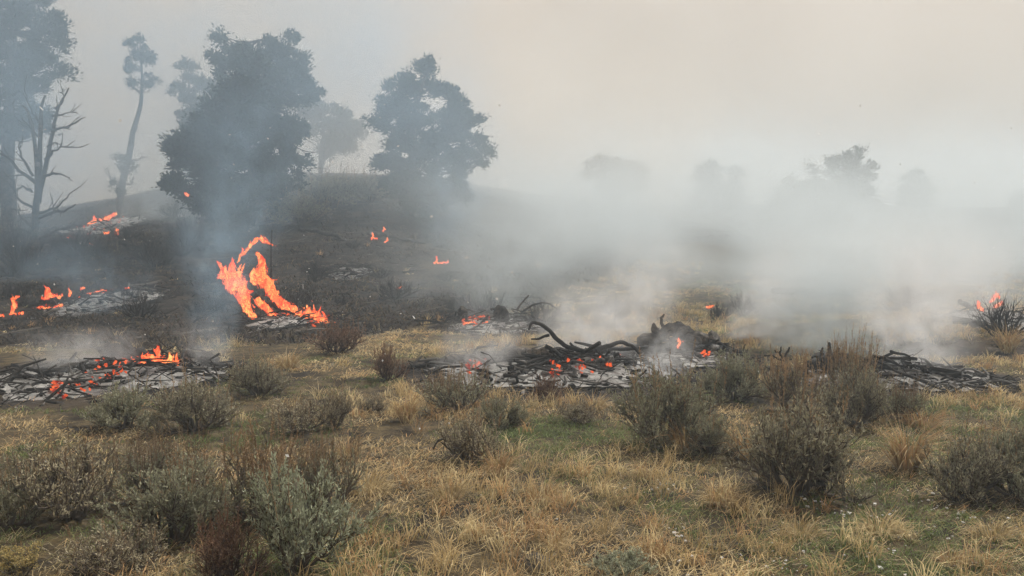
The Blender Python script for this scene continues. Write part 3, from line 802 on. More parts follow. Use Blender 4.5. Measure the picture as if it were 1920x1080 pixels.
# far trees seen through the smoke
for px, py, dd, blobs, lab in (
    (1585, 425, 62, [(1590, 315, 36, 32), (1556, 336, 40, 36), (1575, 372, 60, 40), (1605, 348, 32, 40), (1580, 405, 70, 30)], 'tallest faint far pine on the right skyline'),
    (1492, 425, 60, [(1490, 372, 40, 34), (1520, 382, 34, 32), (1470, 395, 26, 24)], 'low rounded far tree beside the tallest faint pine'),
    (1155, 400, 66, [(1130, 318, 30, 22), (1180, 335, 30, 28), (1155, 345, 35, 22)], 'leftmost faint far tree clump above the smoke bank'),
    (1328, 400, 92, [(1330, 326, 24, 17), (1338, 350, 15, 18), (1318, 345, 14, 14), (1332, 380, 30, 24)], 'small round far tree in mid skyline, taller of a pair'),
    (1378, 405, 92, [(1381, 328, 10, 16), (1376, 355, 15, 18), (1374, 385, 24, 22)], 'narrow far tree right of the small round one'),
    (1716, 410, 95, [(1716, 345, 22, 20), (1718, 370, 24, 24)], 'faintest far tree right of the tallest faint pine'),
    (1918, 440, 70, [(1920, 392, 16, 24), (1930, 410, 24, 22)], 'bluish far tree at the right edge of the skyline'),
):
    make_tree('far_tree', lab, [[(px, py), (px, py - 30), (blobs[0][0], blobs[0][1])]], 5, blobs, dd, 190, 40, leaf=.2, clump_r=.45, seed=px, group='far trees in the smoke')

# ---------------------------------------------------------------- logs and limbs
def log(name, label, pts, th, mat, d=None, taper=.8, wob=.28, cat='log', group=None, stubs=(), sides=14, lift=None, end=True, dz=0.0, seed=None, dy=0.0):
    """pts: pixel polyline at depth d (m); th: thickness in px; dy: depth gained along the piece"""
    seed = seed or (int(pts[0][0]) * 7 + int(pts[0][1]))
    if d is None: d = gd(*pts[0])
    s = d / FPX
    q = np.array([P(a[0], a[1], d + (dy * i / max(1, len(pts) - 1))) for i, a in enumerate(pts)])
    q[:, 2] += dz
    base = q.mean(0).copy()
    L_ = np.linalg.norm(np.diff(q, axis=0), axis=1).sum()
    n = int(min(40, max(8, L_ / .035)))
    q = smooth_path(q, n)
    rng = np.random.default_rng(seed)
    r0 = th * s / 2
    q += (np.array([fbm(np.arange(n) * .35, 5 * k, 0, seed + k, 3) for k in range(3)]).T - .5) * r0 * 1.6
    rad = r0 * np.linspace(1, taper, n)
    V, T, Q = tube_arrays(q - base, rad, sides, True, wob, seed)
    nb = len(Q)
    me = mesh(name, V, [T, Q], (mat,), None, True)
    o = obj(name, me, None, base); tag(o, label, cat, group)
    if end and th > 16:
        for idx, nx in ((0, 1), (n - 1, n - 2)):
            t = q[idx] - q[nx]; t /= np.linalg.norm(t)
            c = np.array([q[idx] - t * .02, q[idx] + t * .006]) - base
            V, T, Q = tube_arrays(np.array([c[0], c[0] * .3 + c[1] * .7, c[1]]), np.array((.8, .88, .8)) * rad[idx], sides, True, .12, seed + 3)
            obj('cut_end', mesh('cut_end', V, [T, Q], (M_CUT,)), o)
    for st in stubs:
        sq = smooth_path([P(a[0], a[1], d - .02) + np.array((0, 0, dz)) for a in st[1:]], 10)
        sq += rng.normal(size=sq.shape) * .004
        V, T, Q = tube_arrays(sq - base, np.linspace(st[0] * s / 2, st[0] * s / 2 * .5, 10), 8, True, .12, seed + 5)
        obj('branch_stub', mesh('branch_stub', V, [T, Q], (mat,), None, True), o)
    return o

def ash_bed(key, label, sticks, chunks, embers, ember_spots=(), seed=1, heaps=()):
    q = PILES[key]; rng = np.random.default_rng(seed)
    nr, na = 22, 56
    a = np.arange(na) * 2 * math.pi / na
    rr = np.linspace(0, 1, nr)
    R = rr[:, None] * .86 * (1 + .3 * (fbm(np.cos(a) * 1.4 + 5, np.sin(a) * 1.4 + 5, seed, 70, 3) - .5) * 2)[None]
    x = q['p'][0] + R * np.cos(a) * q['rx']; y = q['p'][1] + R * np.sin(a) * q['ry']
    def height(x, y):
        r = np.sqrt(((x - q['p'][0]) / q['rx']) ** 2 + ((y - q['p'][1]) / q['ry']) ** 2)
        h = q['h'] * (1 - sstep(.1, 1.05, r)) * (.35 + 1.3 * fbm(x * 1.6, y * 1.6, 0, 77 + seed))
        return terrain(x, y) + h + .05 * (fbm(x * 6, y * 6, 0, 78) - .5) * (1 - sstep(.75, 1, r)) - .02 + .03 * (1 - sstep(.6, 1.05, r))
    z = height(x, y)
    EG = [G(*e_[:2])[0] for e_ in ember_spots]
    gx, gy = np.linspace(-1.4, 1.4, 70) * q['rx'] + q['p'][0], np.linspace(-1.4, 1.4, 70) * q['ry'] + q['p'][1]
    HG = height(gx[:, None], gy[None, :])
    def hfast(p):
        return float(HG[min(69, max(0, int(round((p[0] - gx[0]) / (gx[1] - gx[0]))))), min(69, max(0, int(round((p[1] - gy[0]) / (gy[1] - gy[0])))))])
    V = np.stack((x, y, z), -1).reshape(-1, 3) - q['p']
    i = np.arange(nr - 1)[:, None] * na; j = np.arange(na)[None]; j2 = (j + 1) % na
    Q = np.stack((i + j, i + na + j, i + na + j2, i + j2), -1).reshape(-1, 4)
    o = obj('ash_bed', mesh('ash_bed', V, [Q], (M_ASH,), None, True), None, q['p'])
    tag(o, label, 'ash', 'beds of ash under the burn piles')
    g = Geo()
    for k in range(int(sticks * 1.7)):
        t = rng.random() ** .6 * 1.12; an = rng.random() * 6.283
        p = q['p'][:2] + np.array((math.cos(an) * q['rx'], math.sin(an) * q['ry'])) * t
        hz_ = hfast(p)
        ln = (.08 + .38 * rng.random() ** 1.6) * (1 + .02 * q['d']); az = rng.random() * 3.14
        tilt = rng.normal() * .20
        dv = np.array((math.cos(az) * math.cos(tilt), math.sin(az) * math.cos(tilt), math.sin(tilt)))
        c = np.array((p[0], p[1], hz_ + .01 + abs(math.sin(tilt)) * ln * .4))
        r0 = (.004 + .013 * rng.random() ** 2.5) * (1 + .02 * q['d'])
        pts = np.array([c - dv * ln / 2, c + rng.normal(size=3) * ln * .09, c + dv * ln / 2])
        V, T, Q = tube_arrays(pts, (r0, r0 * .95, r0 * .6), 5, True)
        col = np.array((.03, .027, .025)) if rng.random() < .86 else np.array((.16, .155, .15)) * (.5 + rng.random() * .8)
        g.add(V - q['p'], T, Q, col)
    for hx, hy, hr, hn, hh in heaps:                    # jackstraw heaps of burnt limbs
        c0 = G(hx, hy)[0]
        for k in range(int(hn * .55)):
            c = c0 + np.array((rng.normal() * hr, rng.normal() * hr * .6, 0)); c[2] = hfast(c)
            fall = math.exp(-((c[0] - c0[0]) ** 2 + (c[1] - c0[1]) ** 2) / (2 * hr * hr))
            ln = .14 + .36 * rng.random() ** 1.5; az = rng.random() * 3.14; tilt = rng.normal() * .2
            dv = np.array((math.cos(az) * math.cos(tilt), math.sin(az) * math.cos(tilt), math.sin(tilt)))
            c[2] += .02 + .7 * hh * fall * rng.random() + abs(math.sin(tilt)) * ln * .35
            r0 = .009 + .024 * rng.random() ** 2
            pts = np.array([c - dv * ln / 2, c - dv * ln * .15 + rng.normal(size=3) * .012, c + dv * ln * .2 + rng.normal(size=3) * .012, c + dv * ln / 2])
            V, T, Q = tube_arrays(pts, (r0, r0 * .95, r0 * .8, r0 * .5), 6, True)
            g.add(V - q['p'], T, Q, np.array((.022, .02, .019)) * (.7 + rng.random()) if rng.random() < .88 else np.array((.12, .115, .11)))
    for k in range(int(chunks * .3)):
        t = rng.random() ** .55 * .95; an = rng.random() * 6.283
        p = q['p'][:2] + np.array((math.cos(an) * q['rx'], math.sin(an) * q['ry'])) * t
        r0 = .012 + .034 * rng.random() ** 2.5; z = hfast(p) + r0 * .4
        u = rng.normal(size=(8, 3))
        cube = np.array([(a_, b_, c_) for a_ in (-1, 1) for b_ in (-1, 1) for c_ in (-1, 1)], float) + u * .28
        rot = np.linalg.qr(rng.normal(size=(3, 3)))[0]
        V = cube @ rot * r0 * np.array((1.2, .8, .7)) + np.array((p[0], p[1], z)) - q['p']
        g.add(V, None, np.array(((0, 1, 3, 2), (4, 6, 7, 5), (0, 4, 5, 1), (2, 3, 7, 6), (0, 2, 6, 4), (1, 5, 7, 3))),
              np.array((.022, .02, .019)) if rng.random() < .7 else np.array((.2, .195, .19)))
    if g.V: tag(obj('charred_debris', g.build('charred_debris', M_TWIG), o), kind='stuff')
    g = Geo()
    for k in range(embers):
        if len(ember_spots):
            sp = ember_spots[k % len(ember_spots)]
            c = P(sp[0] + rng.normal() * sp[2], sp[1] + rng.normal() * sp[2] * .5, q['d'] if len(sp) < 4 else sp[3])
        else:
            t = rng.random() ** .6 * .8; an = rng.random() * 6.283
            c = np.array((q['p'][0] + math.cos(an) * q['rx'] * t, q['p'][1] + math.sin(an) * q['ry'] * t, 0))
        gp = EG[k % len(ember_spots)] if len(ember_spots) else c
        if len(ember_spots):
            c = np.array((gp[0] + rng.normal() * sp[2] * q['s'] * 1.5, gp[1] + rng.normal() * sp[2] * q['s'] * 4, 0))
        c[2] = hfast(c) + .015 + .06 * rng.random()
        r0 = (.006 + .012 * rng.random() ** 2) * (1 + .02 * q['d'])
        cube = np.array([(a_, b_, c_) for a_ in (-1, 1) for b_ in (-1, 1) for c_ in (-1, 1)], float) + rng.normal(size=(8, 3)) * .35
        rot = np.linalg.qr(rng.normal(size=(3, 3)))[0]
        V = (cube * np.array((1.5, .8, .6))) @ rot * r0 + c - q['p']
        g.add(V, None, np.array(((0, 1, 3, 2), (4, 6, 7, 5), (0, 4, 5, 1), (2, 3, 7, 6), (0, 2, 6, 4), (1, 5, 7, 3))))
    if g.V: tag(obj('embers', g.build('embers', M_EMBER), o), kind='stuff')
    return o
ash_bed('left', 'ash bed with sticks and glowing embers under the left front burn pile', 330, 120, 130, [(240, 695, 14), (275, 690, 14), (300, 688, 12), (215, 703, 16), (190, 728, 10), (110, 738, 4)], 1, [(250, 684, .35, 70, .16), (370, 690, .25, 35, .12), (110, 715, .4, 50, .10), (200, 705, .3, 40, .1)])
ash_bed('centre', 'broad white ash bed under the centre burn pile', 300, 260, 90, [(1055, 692, 6), (1085, 712, 7), (1130, 700, 5), (1040, 712, 5), (1160, 676, 5), (890, 700, 10)], 2, [(1080, 694, .4, 90, .2), (900, 692, .35, 70, .14), (1000, 712, .3, 40, .1), (1150, 676, .3, 50, .16)])
ash_bed('centre_right', 'grey ash bed under the slab log at the right end of the centre pile', 130, 90, 14, [(1325, 680, 3), (1275, 655, 3)], 3, [(1280, 660, .4, 70, .22)])
ash_bed('right', 'pale ash bed strewn with charcoal at the right burn pile', 170, 230, 0, (), 4, [(1570, 700, .3, 60, .2), (1670, 712, .35, 80, .2), (1800, 725, .4, 30, .06)])
ash_bed('middle', 'small ash bed with embers behind the centre pile', 130, 60, 50, [(885, 612, 9), (910, 610, 6), (870, 608, 4)], 5, [(905, 606, .4, 60, .3), (985, 606, .35, 40, .2)])
ash_bed('slope_left', 'light grey ash patch on the left slope', 150, 50, 30, [(165, 560, 6), (195, 550, 5), (90, 575, 6)], 6)
ash_bed('burning', 'smouldering ash bed under the tallest flames', 150, 50, 60, [(575, 606, 10), (600, 604, 8), (540, 600, 8)], 7)
ash_bed('slope_centre', 'pale ash patch of sticks halfway up the centre slope', 150, 10, 0, (), 8)
ash_bed('far_right', 'ash bed behind the blackened shrub at the right edge', 60, 20, 20, [(1850, 590, 6)], 9)
ash_bed('slope_high', 'burnt debris bed high on the left slope', 90, 20, 40, [(150, 440, 8), (190, 432, 10), (215, 425, 5)], 10)

dL = gd(240, 690)
LG, CG_, RG_ = 'logs of the left front pile', 'logs of the centre pile', 'logs of the right pile'
log('charred_log', 'thick black log with a forked limb lying behind the front flames', [(192, 655), (240, 664), (298, 674)], 24, M_CHAR, dL, .95, .18, group=LG, stubs=[(13, (250, 660), (236, 645), (222, 631)), (8, (240, 650), (225, 640), (208, 634))], dy=.3)
log('charred_log', 'short fat charred log right of the front flames', [(333, 666), (362, 672), (398, 682)], 32, M_CHAR, dL, .9, .16, group=LG, stubs=[(10, (335, 668), (326, 684), (318, 690))], dy=.2)
log('charred_log', 'small grey log end leaning on the fat charred log', [(352, 662), (372, 690)], 20, M_ASHY, dL - .25, .9, .16, group=LG)
log('charred_branch', 'upright burnt stub standing in the ash of the left pile', [(128, 704), (133, 680), (143, 661)], 9, M_CHAR, dL - .3, .5, cat='branch', group=LG)
log('charred_branch', 'long grey limb lying along the left end of the left pile', [(4, 722), (45, 714), (95, 712), (118, 720)], 9, M_ASHY, dL - .9, .6, cat='branch', group=LG)
log('charred_branch', 'lowest grey limb at the left end of the left pile', [(0, 742), (40, 731), (90, 730), (140, 736)], 9, M_ASHY, dL - 1.3, .6, cat='branch', group=LG)
log('charred_branch', 'thin black limb across the embers below the front flames', [(190, 712), (250, 704), (315, 698)], 8, M_CHAR, dL - .5, .6, cat='branch', group=LG)
log('charred_branch', 'grey limb in the ash between upright stub and front flames', [(150, 716), (185, 702), (215, 698)], 9, M_ASHY, dL - .4, .6, cat='branch', group=LG)
log('charred_branch', 'blackened limb poking right from the fat charred log', [(360, 694), (400, 690), (432, 682)], 9, M_CHAR, dL - .2, .6, cat='branch', group=LG)
log('charred_branch', 'thin dark limb at the front of the left pile', [(60, 726), (120, 722), (175, 726)], 7, M_CHAR, dL - 1.0, .6, cat='branch', group=LG)
log('charred_branch', 'slanting twig behind the upright stub of the left pile', [(150, 675), (172, 690), (195, 696)], 5, M_CHAR, dL, .6, cat='branch', group=LG)

dM = gd(1040, 700)
log('charred_log', 'short bark-covered log lying in the middle of the centre pile', [(946, 668), (985, 666), (1026, 662)], 25, M_BARK, dM + .3, 1.0, .16, group=CG_, stubs=[(6, (958, 674), (960, 658), (972, 654))])
log('charred_branch', 'long hooked limb rising left from the centre pile', [(1105, 662), (1066, 650), (1038, 630), (1015, 610), (998, 606), (992, 616)], 9, M_CHAR, dM, .55, .26, cat='branch', group=CG_, stubs=[(6, (1030, 628), (1012, 634), (996, 637))])
log('charred_branch', 'straight black limb slanting down below the hooked limb', [(1024, 648), (1052, 668), (1078, 684), (1116, 708)], 8, M_CHAR, dM - .2, .7, .26, cat='branch', group=CG_)
log('charred_branch', 'thick arched limb in the centre pile left of the slab log', [(1092, 660), (1135, 652), (1160, 643), (1182, 648), (1200, 662)], 9, M_CHAR, dM + .1, .7, .28, cat='branch', group=CG_)
log('charred_branch', 'curved limb lying over the arched limb of the centre pile', [(1118, 672), (1140, 655), (1170, 655), (1215, 652)], 8, M_CHAR, dM + .25, .8, .28, cat='branch', group=CG_)
dK = gd(1270, 665)
log('charred_log', 'rugged slab log with a curled stub at the right of the centre pile', [(1202, 648), (1232, 630), (1262, 618), (1292, 624)], 23, M_BARK, dK, .95, .28, group=CG_, stubs=[(7, (1243, 612), (1240, 598), (1246, 589)), (16, (1232, 622), (1226, 616), (1228, 608)), (12, (1262, 612), (1272, 606), (1284, 612))])
log('charred_log', 'cracked log end pointing right at the end of the centre pile', [(1282, 636), (1310, 636), (1340, 637)], 27, M_BARK, dK - .05, .95, .2, group=CG_)
log('charred_log', 'dark log lying under the slab log of the centre pile', [(1210, 662), (1260, 652), (1352, 658)], 20, M_CHAR, dK - .3, .8, .2, group=CG_)
log('charred_branch', 'thin limb sloping right from the cracked log end', [(1340, 640), (1362, 650), (1385, 664)], 6, M_CHAR, dK, .6, cat='branch', group=CG_)
log('charred_log', 'charcoal log among embers in the centre pile', [(990, 706), (1030, 694), (1070, 688)], 15, M_CHAR, dM - .35, .8, .25, group=CG_)
log('charred_log', 'grey ash-coated log across the embers of the centre pile', [(1060, 700), (1105, 686), (1150, 672)], 14, M_ASHY, dM - .2, .8, .25, group=CG_)
log('charred_branch', 'pale curved limb in front of the bark-covered log', [(992, 690), (1006, 680), (1028, 680)], 7, M_ASHY, dM - .1, .7, cat='branch', group=CG_)
log('charred_branch', 'low black limb at the left end of the centre ash bed', [(758, 690), (800, 686), (850, 692)], 9, M_CHAR, dM + .2, .7, .2, cat='branch', group=CG_)
log('charred_branch', 'second low black limb at the left end of the centre ash bed', [(790, 698), (840, 698), (900, 704)], 9, M_ASHY, dM - .1, .7, .2, cat='branch', group=CG_)
log('charred_log', 'knobbly charred log left of the bark-covered log', [(870, 688), (905, 682), (945, 678)], 15, M_CHAR, dM + .2, .9, .3, group=CG_)
log('charred_branch', 'short limb standing among the right embers of the centre pile', [(1130, 700), (1142, 678), (1162, 662)], 7, M_CHAR, dM - .15, .7, cat='branch', group=CG_)
log('charred_branch', 'long thin limb at the front edge of the centre ash bed', [(1080, 728), (1140, 722), (1196, 726)], 6, M_CHAR, dM - .8, .6, cat='branch', group=CG_)
log('charred_branch', 'thin limb lying before the dark log of the centre pile', [(1280, 672), (1330, 674), (1375, 682)], 7, M_CHAR, dK - .4, .6, cat='branch', group=CG_)

dR = gd(1600, 706)
log('charred_log', 'black log with upright stubs, the biggest of the right pile', [(1520, 680), (1560, 682), (1625, 690)], 38, M_CHAR, dR + .2, .85, .22, group=RG_, stubs=[(11, (1556, 672), (1556, 656), (1554, 642)), (9, (1562, 668), (1570, 658), (1571, 651)), (7, (1540, 668), (1541, 660), (1542, 652))])
log('charred_log', 'charcoal log sloping down right from the biggest black log', [(1625, 682), (1670, 702), (1722, 718)], 24, M_CHAR, dR + .1, .7, .32, group=RG_, stubs=[(8, (1645, 690), (1646, 680), (1648, 671))])
log('charred_branch', 'long straight limb pointing up right above the right ash bed', [(1632, 688), (1665, 680), (1700, 664), (1748, 644)], 9, M_CHAR, dR + .5, .8, .26, cat='branch', group=RG_)
log('charred_branch', 'antler-like bare branch left of the biggest black log', [(1466, 700), (1468, 680), (1474, 666), (1480, 649)], 8, M_CHAR, dR - .4, .4, .26, cat='branch', group=RG_, stubs=[(5, (1470, 674), (1463, 664), (1464, 650)), (4, (1468, 676), (1450, 668), (1432, 666)), (3, (1464, 662), (1456, 660), (1452, 656))])
log('charred_branch', 'black chunk of limb in the right ash bed', [(1790, 724), (1830, 720), (1870, 724)], 8, M_CHAR, dR - .1, .7, .2, cat='branch', group=RG_)
log('charred_branch', 'charred limb at the lower front of the right pile', [(1665, 722), (1715, 734), (1760, 748)], 10, M_CHAR, dR - .6, .7, .25, cat='branch', group=RG_)

dQ = gd(935, 612)
log('charred_stump', 'square dark stump standing in the middle burn pile', [(936, 612), (936, 580)], 26, M_CHAR, dQ, .95, .14, cat='stump')
log('charred_log', 'round-ended log upright at the left of the middle embers', [(868, 606), (872, 578)], 22, M_CHAR, dQ + .1, .8, .25, group='logs of the middle pile')
log('charred_branch', 'forked bare limb lying left of the middle embers', [(872, 620), (845, 614), (820, 604), (778, 599)], 6, M_CHAR, dQ - .2, .5, cat='branch', group='logs of the middle pile', stubs=[(4, (848, 615), (820, 612), (790, 620)), (3, (825, 606), (812, 598), (800, 602))])
log('charred_branch', 'thin limb slanting up right of the middle stump', [(968, 582), (980, 566), (992, 553)], 4, M_GREYWOOD, dQ + .3, .6, cat='branch', group='logs of the middle pile')
log('charred_branch', 'arching limb over the brush tangle right of the middle stump', [(978, 586), (1000, 572), (1024, 568), (1050, 582)], 4, M_CHAR, dQ + .5, .6, cat='branch', group='logs of the middle pile')
log('charred_log', 'log leaning into the tallest flames', [(480, 560), (520, 575), (570, 603)], 11, M_CHAR, gd(545, 602), .7, cat='log', group='logs under the tallest flames')
log('charred_branch', 'thin limb reaching up through the tallest flames', [(530, 600), (512, 560), (508, 500), (510, 432)], 4, M_CHAR, gd(545, 602) + .3, .4, cat='branch', group='logs under the tallest flames')
log('charred_log', 'long log lying faintly in the smoke at the far right', [(1448, 545), (1500, 548), (1600, 552)], 11, M_CHAR, gd(1500, 556), .9, cat='log', group='far logs in the smoke', stubs=[(5, (1550, 548), (1553, 542), (1552, 536))])
log('charred_log', 'far slanting log nearly hidden in smoke above the long log', [(1525, 512), (1560, 516), (1612, 514)], 7, M_CHAR, gd(1560, 520), .9, cat='log', group='far logs in the smoke')
log('charred_log', 'leaning log beside the flames at the right edge', [(1798, 562), (1815, 575), (1838, 590)], 9, M_CHAR, gd(1840, 592), .8, cat='log', group='logs of the right edge fire')
log('charred_log', 'smoking log under the upper left fire', [(120, 448), (160, 458), (185, 464)], 8, M_ASHY, gd(150, 462), .8, group='logs on the left slope')
log('charred_log', 'log lying right of the upper left fire', [(225, 455), (265, 468), (300, 480)], 9, M_CHAR, gd(265, 476), .8, group='logs on the left slope')
log('charred_log', 'dark log burning between the two left slope flames', [(78, 567), (98, 566), (116, 567)], 13, M_CHAR, gd(98, 576), .9, group='logs on the left slope')
log('charred_log', 'fallen log with embers high on the centre slope', [(690, 436), (740, 446), (800, 458)], 7, M_CHAR, gd(740, 452), .7, group='logs on the centre slope')
log('charred_log', 'pale fallen limb halfway up the centre slope', [(610, 512), (650, 508), (700, 518)], 5, M_GREYWOOD, gd(650, 516), .6, group='logs on the centre slope')
log('charred_log', 'dark fallen log right of the pale limb on the centre slope', [(560, 430), (620, 440), (690, 470)], 8, M_CHAR, gd(620, 448), .7, group='logs on the centre slope')
log('charred_branch', 'crooked bare limb sticking out of the ragged grey sagebrush', [(868, 858), (862, 838), (840, 824), (822, 826), (812, 842)], 6, M_GREYWOOD, gd(885, 868), .5, .26, cat='branch', stubs=[(4, (862, 838), (868, 815), (864, 795)), (3, (836, 824), (828, 812), (820, 806))])
log('gnarled_trunk', 'gnarled dark trunk at the foot of the tall dark sagebrush', [(1535, 918), (1540, 885), (1530, 845), (1548, 800)], 26, M_BARK, gd(1535, 920), .35, .3, cat='trunk', stubs=[(10, (1538, 880), (1560, 850), (1590, 835)), (9, (1535, 870), (1505, 840), (1480, 800)), (7, (1532, 845), (1525, 800), (1510, 760))])
# earth mound near the bottom edge
def mound(px, py, wpx, hpx, label):
    p, d, s = G(px, py)
    nr, na = 10, 28; a = np.arange(na) * 2 * math.pi / na; rr = np.linspace(0, 1, nr)
    x = rr[:, None] * np.cos(a) * wpx * s / 2; y = rr[:, None] * np.sin(a) * wpx * s * .6
    z = hpx * s * (np.cos(rr * math.pi) * .5 + .5)[:, None] * (.8 + .5 * fbm(x * 9, y * 9, 0, 90)) + terrain(x + p[0], y + p[1]) - p[2] - .01
    i = np.arange(nr - 1)[:, None] * na; j = np.arange(na)[None]; j2 = (j + 1) % na
    Q = np.stack((i + j, i + na + j, i + na + j2, i + j2), -1).reshape(-1, 4)
    tag(obj('earth_mound', mesh('earth_mound', np.stack((x, y, z), -1).reshape(-1, 3), [Q], (M_SOIL,), None, True), None, p), label, 'mound')
m, nt, N, L, b = nt_mat('bare_soil')
n1 = noise_node(nt, 30, 6, .7, N.new('ShaderNodeTexCoord').outputs['Object'])
L.new(mixc(nt, maprange(nt, n1.outputs[0], .35, .7), (.03, .026, .023), (.085, .073, .062)), b.inputs['Base Color']); b.inputs['Roughness'].default_value = .95
bp = N.new('ShaderNodeBump'); bp.inputs['Strength'].default_value = 1; bp.inputs['Distance'].default_value = .03
L.new(n1.outputs[0], bp.inputs['Height']); L.new(bp.outputs[0], b.inputs['Normal'])
M_SOIL = m
mound(1005, 1052, 80, 16, 'small heap of bare dark earth at bottom centre')

# ---------------------------------------------------------------- flames
def surface_nets(F, origin, h):
    S = F > 0
    nx, ny, nz = F.shape
    acc = np.zeros((nx - 1, ny - 1, nz - 1, 3)); cnt = np.zeros((nx - 1, ny - 1, nz - 1))
    cor = [(a, b_, c_) for a in (0, 1) for b_ in (0, 1) for c_ in (0, 1)]
    sl = lambda A, o: A[o[0]:nx - 1 + o[0], o[1]:ny - 1 + o[1], o[2]:nz - 1 + o[2]]
    for i in range(8):
        for j in range(i + 1, 8):
            a, b_ = np.array(cor[i]), np.array(cor[j])
            if np.abs(a - b_).sum() != 1: continue
            fa, fb = sl(F, a), sl(F, b_); cr = sl(S, a) != sl(S, b_)
            t = np.where(cr, fa / np.where(cr, fa - fb, 1), 0)
            acc += np.where(cr[..., None], a + (b_ - a) * t[..., None], 0); cnt += cr
    act = cnt > 0
    idx = np.full(act.shape, -1); idx[act] = np.arange(act.sum())
    V = (np.argwhere(act) + acc[act] / cnt[act][:, None]) * h + origin
    Qs = []
    for ax in range(3):
        A = np.moveaxis(S, ax, 0); I = np.moveaxis(idx, ax, 0)
        d0 = A[:-1, 1:-1, 1:-1]; d1 = A[1:, 1:-1, 1:-1]
        for sg, m_ in ((0, d0 & ~d1), (1, ~d0 & d1)):
            w = np.argwhere(m_)
            if not len(w): continue
            i, j, k = w[:, 0], w[:, 1] + 1, w[:, 2] + 1
            q = np.stack((I[i, j - 1, k - 1], I[i, j, k - 1], I[i, j, k], I[i, j - 1, k]), -1)
            if sg ^ (ax == 1): q = q[:, ::-1]
            Qs.append(q)
    return V, np.concatenate(Qs)

def flame(label, tongues, d, seed=1, rag=1.0, group='flames', res=1.0):
    s = d / FPX
    tongues = [[(a[0], a[1], a[2] * .78) for a in t_] for t_ in tongues]
    rl = random.Random(seed); extra = []
    for t_ in tongues:
        for a in t_:
            if a[2] < 3.2: continue
            for _ in range(3):
                x0, y0 = a[0] + rl.uniform(-.7, .7) * a[2], a[1] - rl.uniform(-.3, .5) * a[2]
                ll, lean = a[2] * rl.uniform(1.0, 2.4), rl.uniform(-.9, .5)
                extra.append([(x0, y0, a[2] * .38), (x0 + lean * ll * .4, y0 - ll * .6, a[2] * .24), (x0 + lean * ll * .9 + rl.uniform(-.3, .3) * ll, y0 - ll, a[2] * .05)])
    tongues = [[(a[0], a[1], a[2] * .85) for a in t_] for t_ in tongues] + extra
    allp = np.array([t for tg_ in tongues for t in tg_], float)
    cx, by = allp[:, 0].mean(), (allp[:, 1] + allp[:, 2] * .5).max()
    base = P(cx, by, d)
    h = max(.010, 1.15 * s) / res
    lo = np.array(((allp[:, 0] - allp[:, 2] * 1.8).min() - cx, 0, by - (allp[:, 1] + 2 * allp[:, 2]).max())) * s - .03
    hi = np.array(((allp[:, 0] + allp[:, 2] * 1.8).max() - cx, 0, by - (allp[:, 1] - 2.2 * allp[:, 2]).min())) * s + .03
    rm = allp[:, 2].max() * s; lo[1], hi[1] = -rm * 1.9 - 3 * h, rm * 1.9 + 3 * h
    n = np.maximum(6, np.ceil((hi - lo) / h).astype(int) + 1)
    X, Y, Z = np.meshgrid(*[lo[k] + np.arange(n[k]) * h for k in range(3)], indexing='ij')
    wx = X + rm * .7 * (fbm(X / rm * .8, Y / rm * .8, Z / rm * .5, seed, 2) - .5) * 2 * rag
    wz = Z + rm * .6 * (fbm(X / rm * .9 + 9, Y / rm * .9, Z / rm * .6, seed + 5, 2) - .5) * 2 * rag
    F = np.full(X.shape, -9.0)
    rng = np.random.default_rng(seed)
    for tg_ in tongues:
        yo = rng.normal() * rm * .3
        for a, b_ in zip(tg_[:-1], tg_[1:]):
            A = np.array((a[0] - cx, by - a[1])) * s; B = np.array((b_[0] - cx, by - b_[1])) * s; AB = B - A
            t = np.clip(((wx - A[0]) * AB[0] + (wz - A[1]) * AB[1]) / (AB @ AB + 1e-9), 0, 1)
            r = (a[2] + (b_[2] - a[2]) * t) * s
            dist = np.sqrt((wx - A[0] - AB[0] * t) ** 2 + (wz - A[1] - AB[1] * t) ** 2 + ((Y - yo) * 1.5) ** 2)
            F = np.maximum(F, 1 - dist / (r + 1e-6))
    det = fbm(wx / rm * 1.9, Y / rm * 1.9, Z / rm * 1.0, seed + 11, 4) - .5
    F = F + det * 2.2 * rag + 1.7 * (fbm(wx / rm * 8, Y / rm * 8, Z / rm * 4.5, seed + 17, 2) - .5) * rag - .02
    F[0], F[-1], F[:, 0], F[:, -1], F[:, :, 0], F[:, :, -1] = -1, -1, -1, -1, -1, -1
    V, Q = surface_nets(F, lo, h)
    o = obj('flame', mesh('flame', V, [Q], (M_FLAME,), None, True), None, base)
    if (F > .34).sum() > 12:
        V, Q = surface_nets(F - .34, lo, h)
        if len(Q): tag(obj('flame_core', mesh('flame_core', V, [Q], (M_CORE,), None, True), o), kind='stuff')
    return tag(o, label, 'flame', group)
dF = gd(545, 604)
flame('tallest fire, two ragged orange tongues above the blackened brush', [[(414, 520, 8), (430, 520, 20), (450, 532, 23), (460, 556, 18), (467, 580, 12), (474, 594, 5)], [(450, 492, 3), (462, 470, 6), (480, 455, 8), (498, 450, 7), (514, 460, 3)],
      [(486, 476, 5), (494, 497, 10), (488, 524, 15), (506, 540, 16), (520, 558, 13), (538, 574, 10), (552, 584, 7)], [(482, 562, 6), (494, 578, 10), (512, 588, 9), (524, 592, 4)],
      [(540, 602, 8), (566, 596, 15), (586, 591, 16), (604, 598, 12), (620, 604, 5)]], dF, 4, 1.0)
flame('fire in the middle of the left front pile, low with one thin tall tongue', [[(296, 685, 12), (297, 668, 9), (296, 648, 5)], [(250, 692, 11), (272, 685, 14), (300, 683, 16), (330, 684, 12)], [(266, 690, 10), (275, 672, 6)], [(318, 688, 9), (322, 672, 7), (318, 662, 3)], [(228, 697, 7), (262, 696, 9)]], dL - .5, 7, .9)
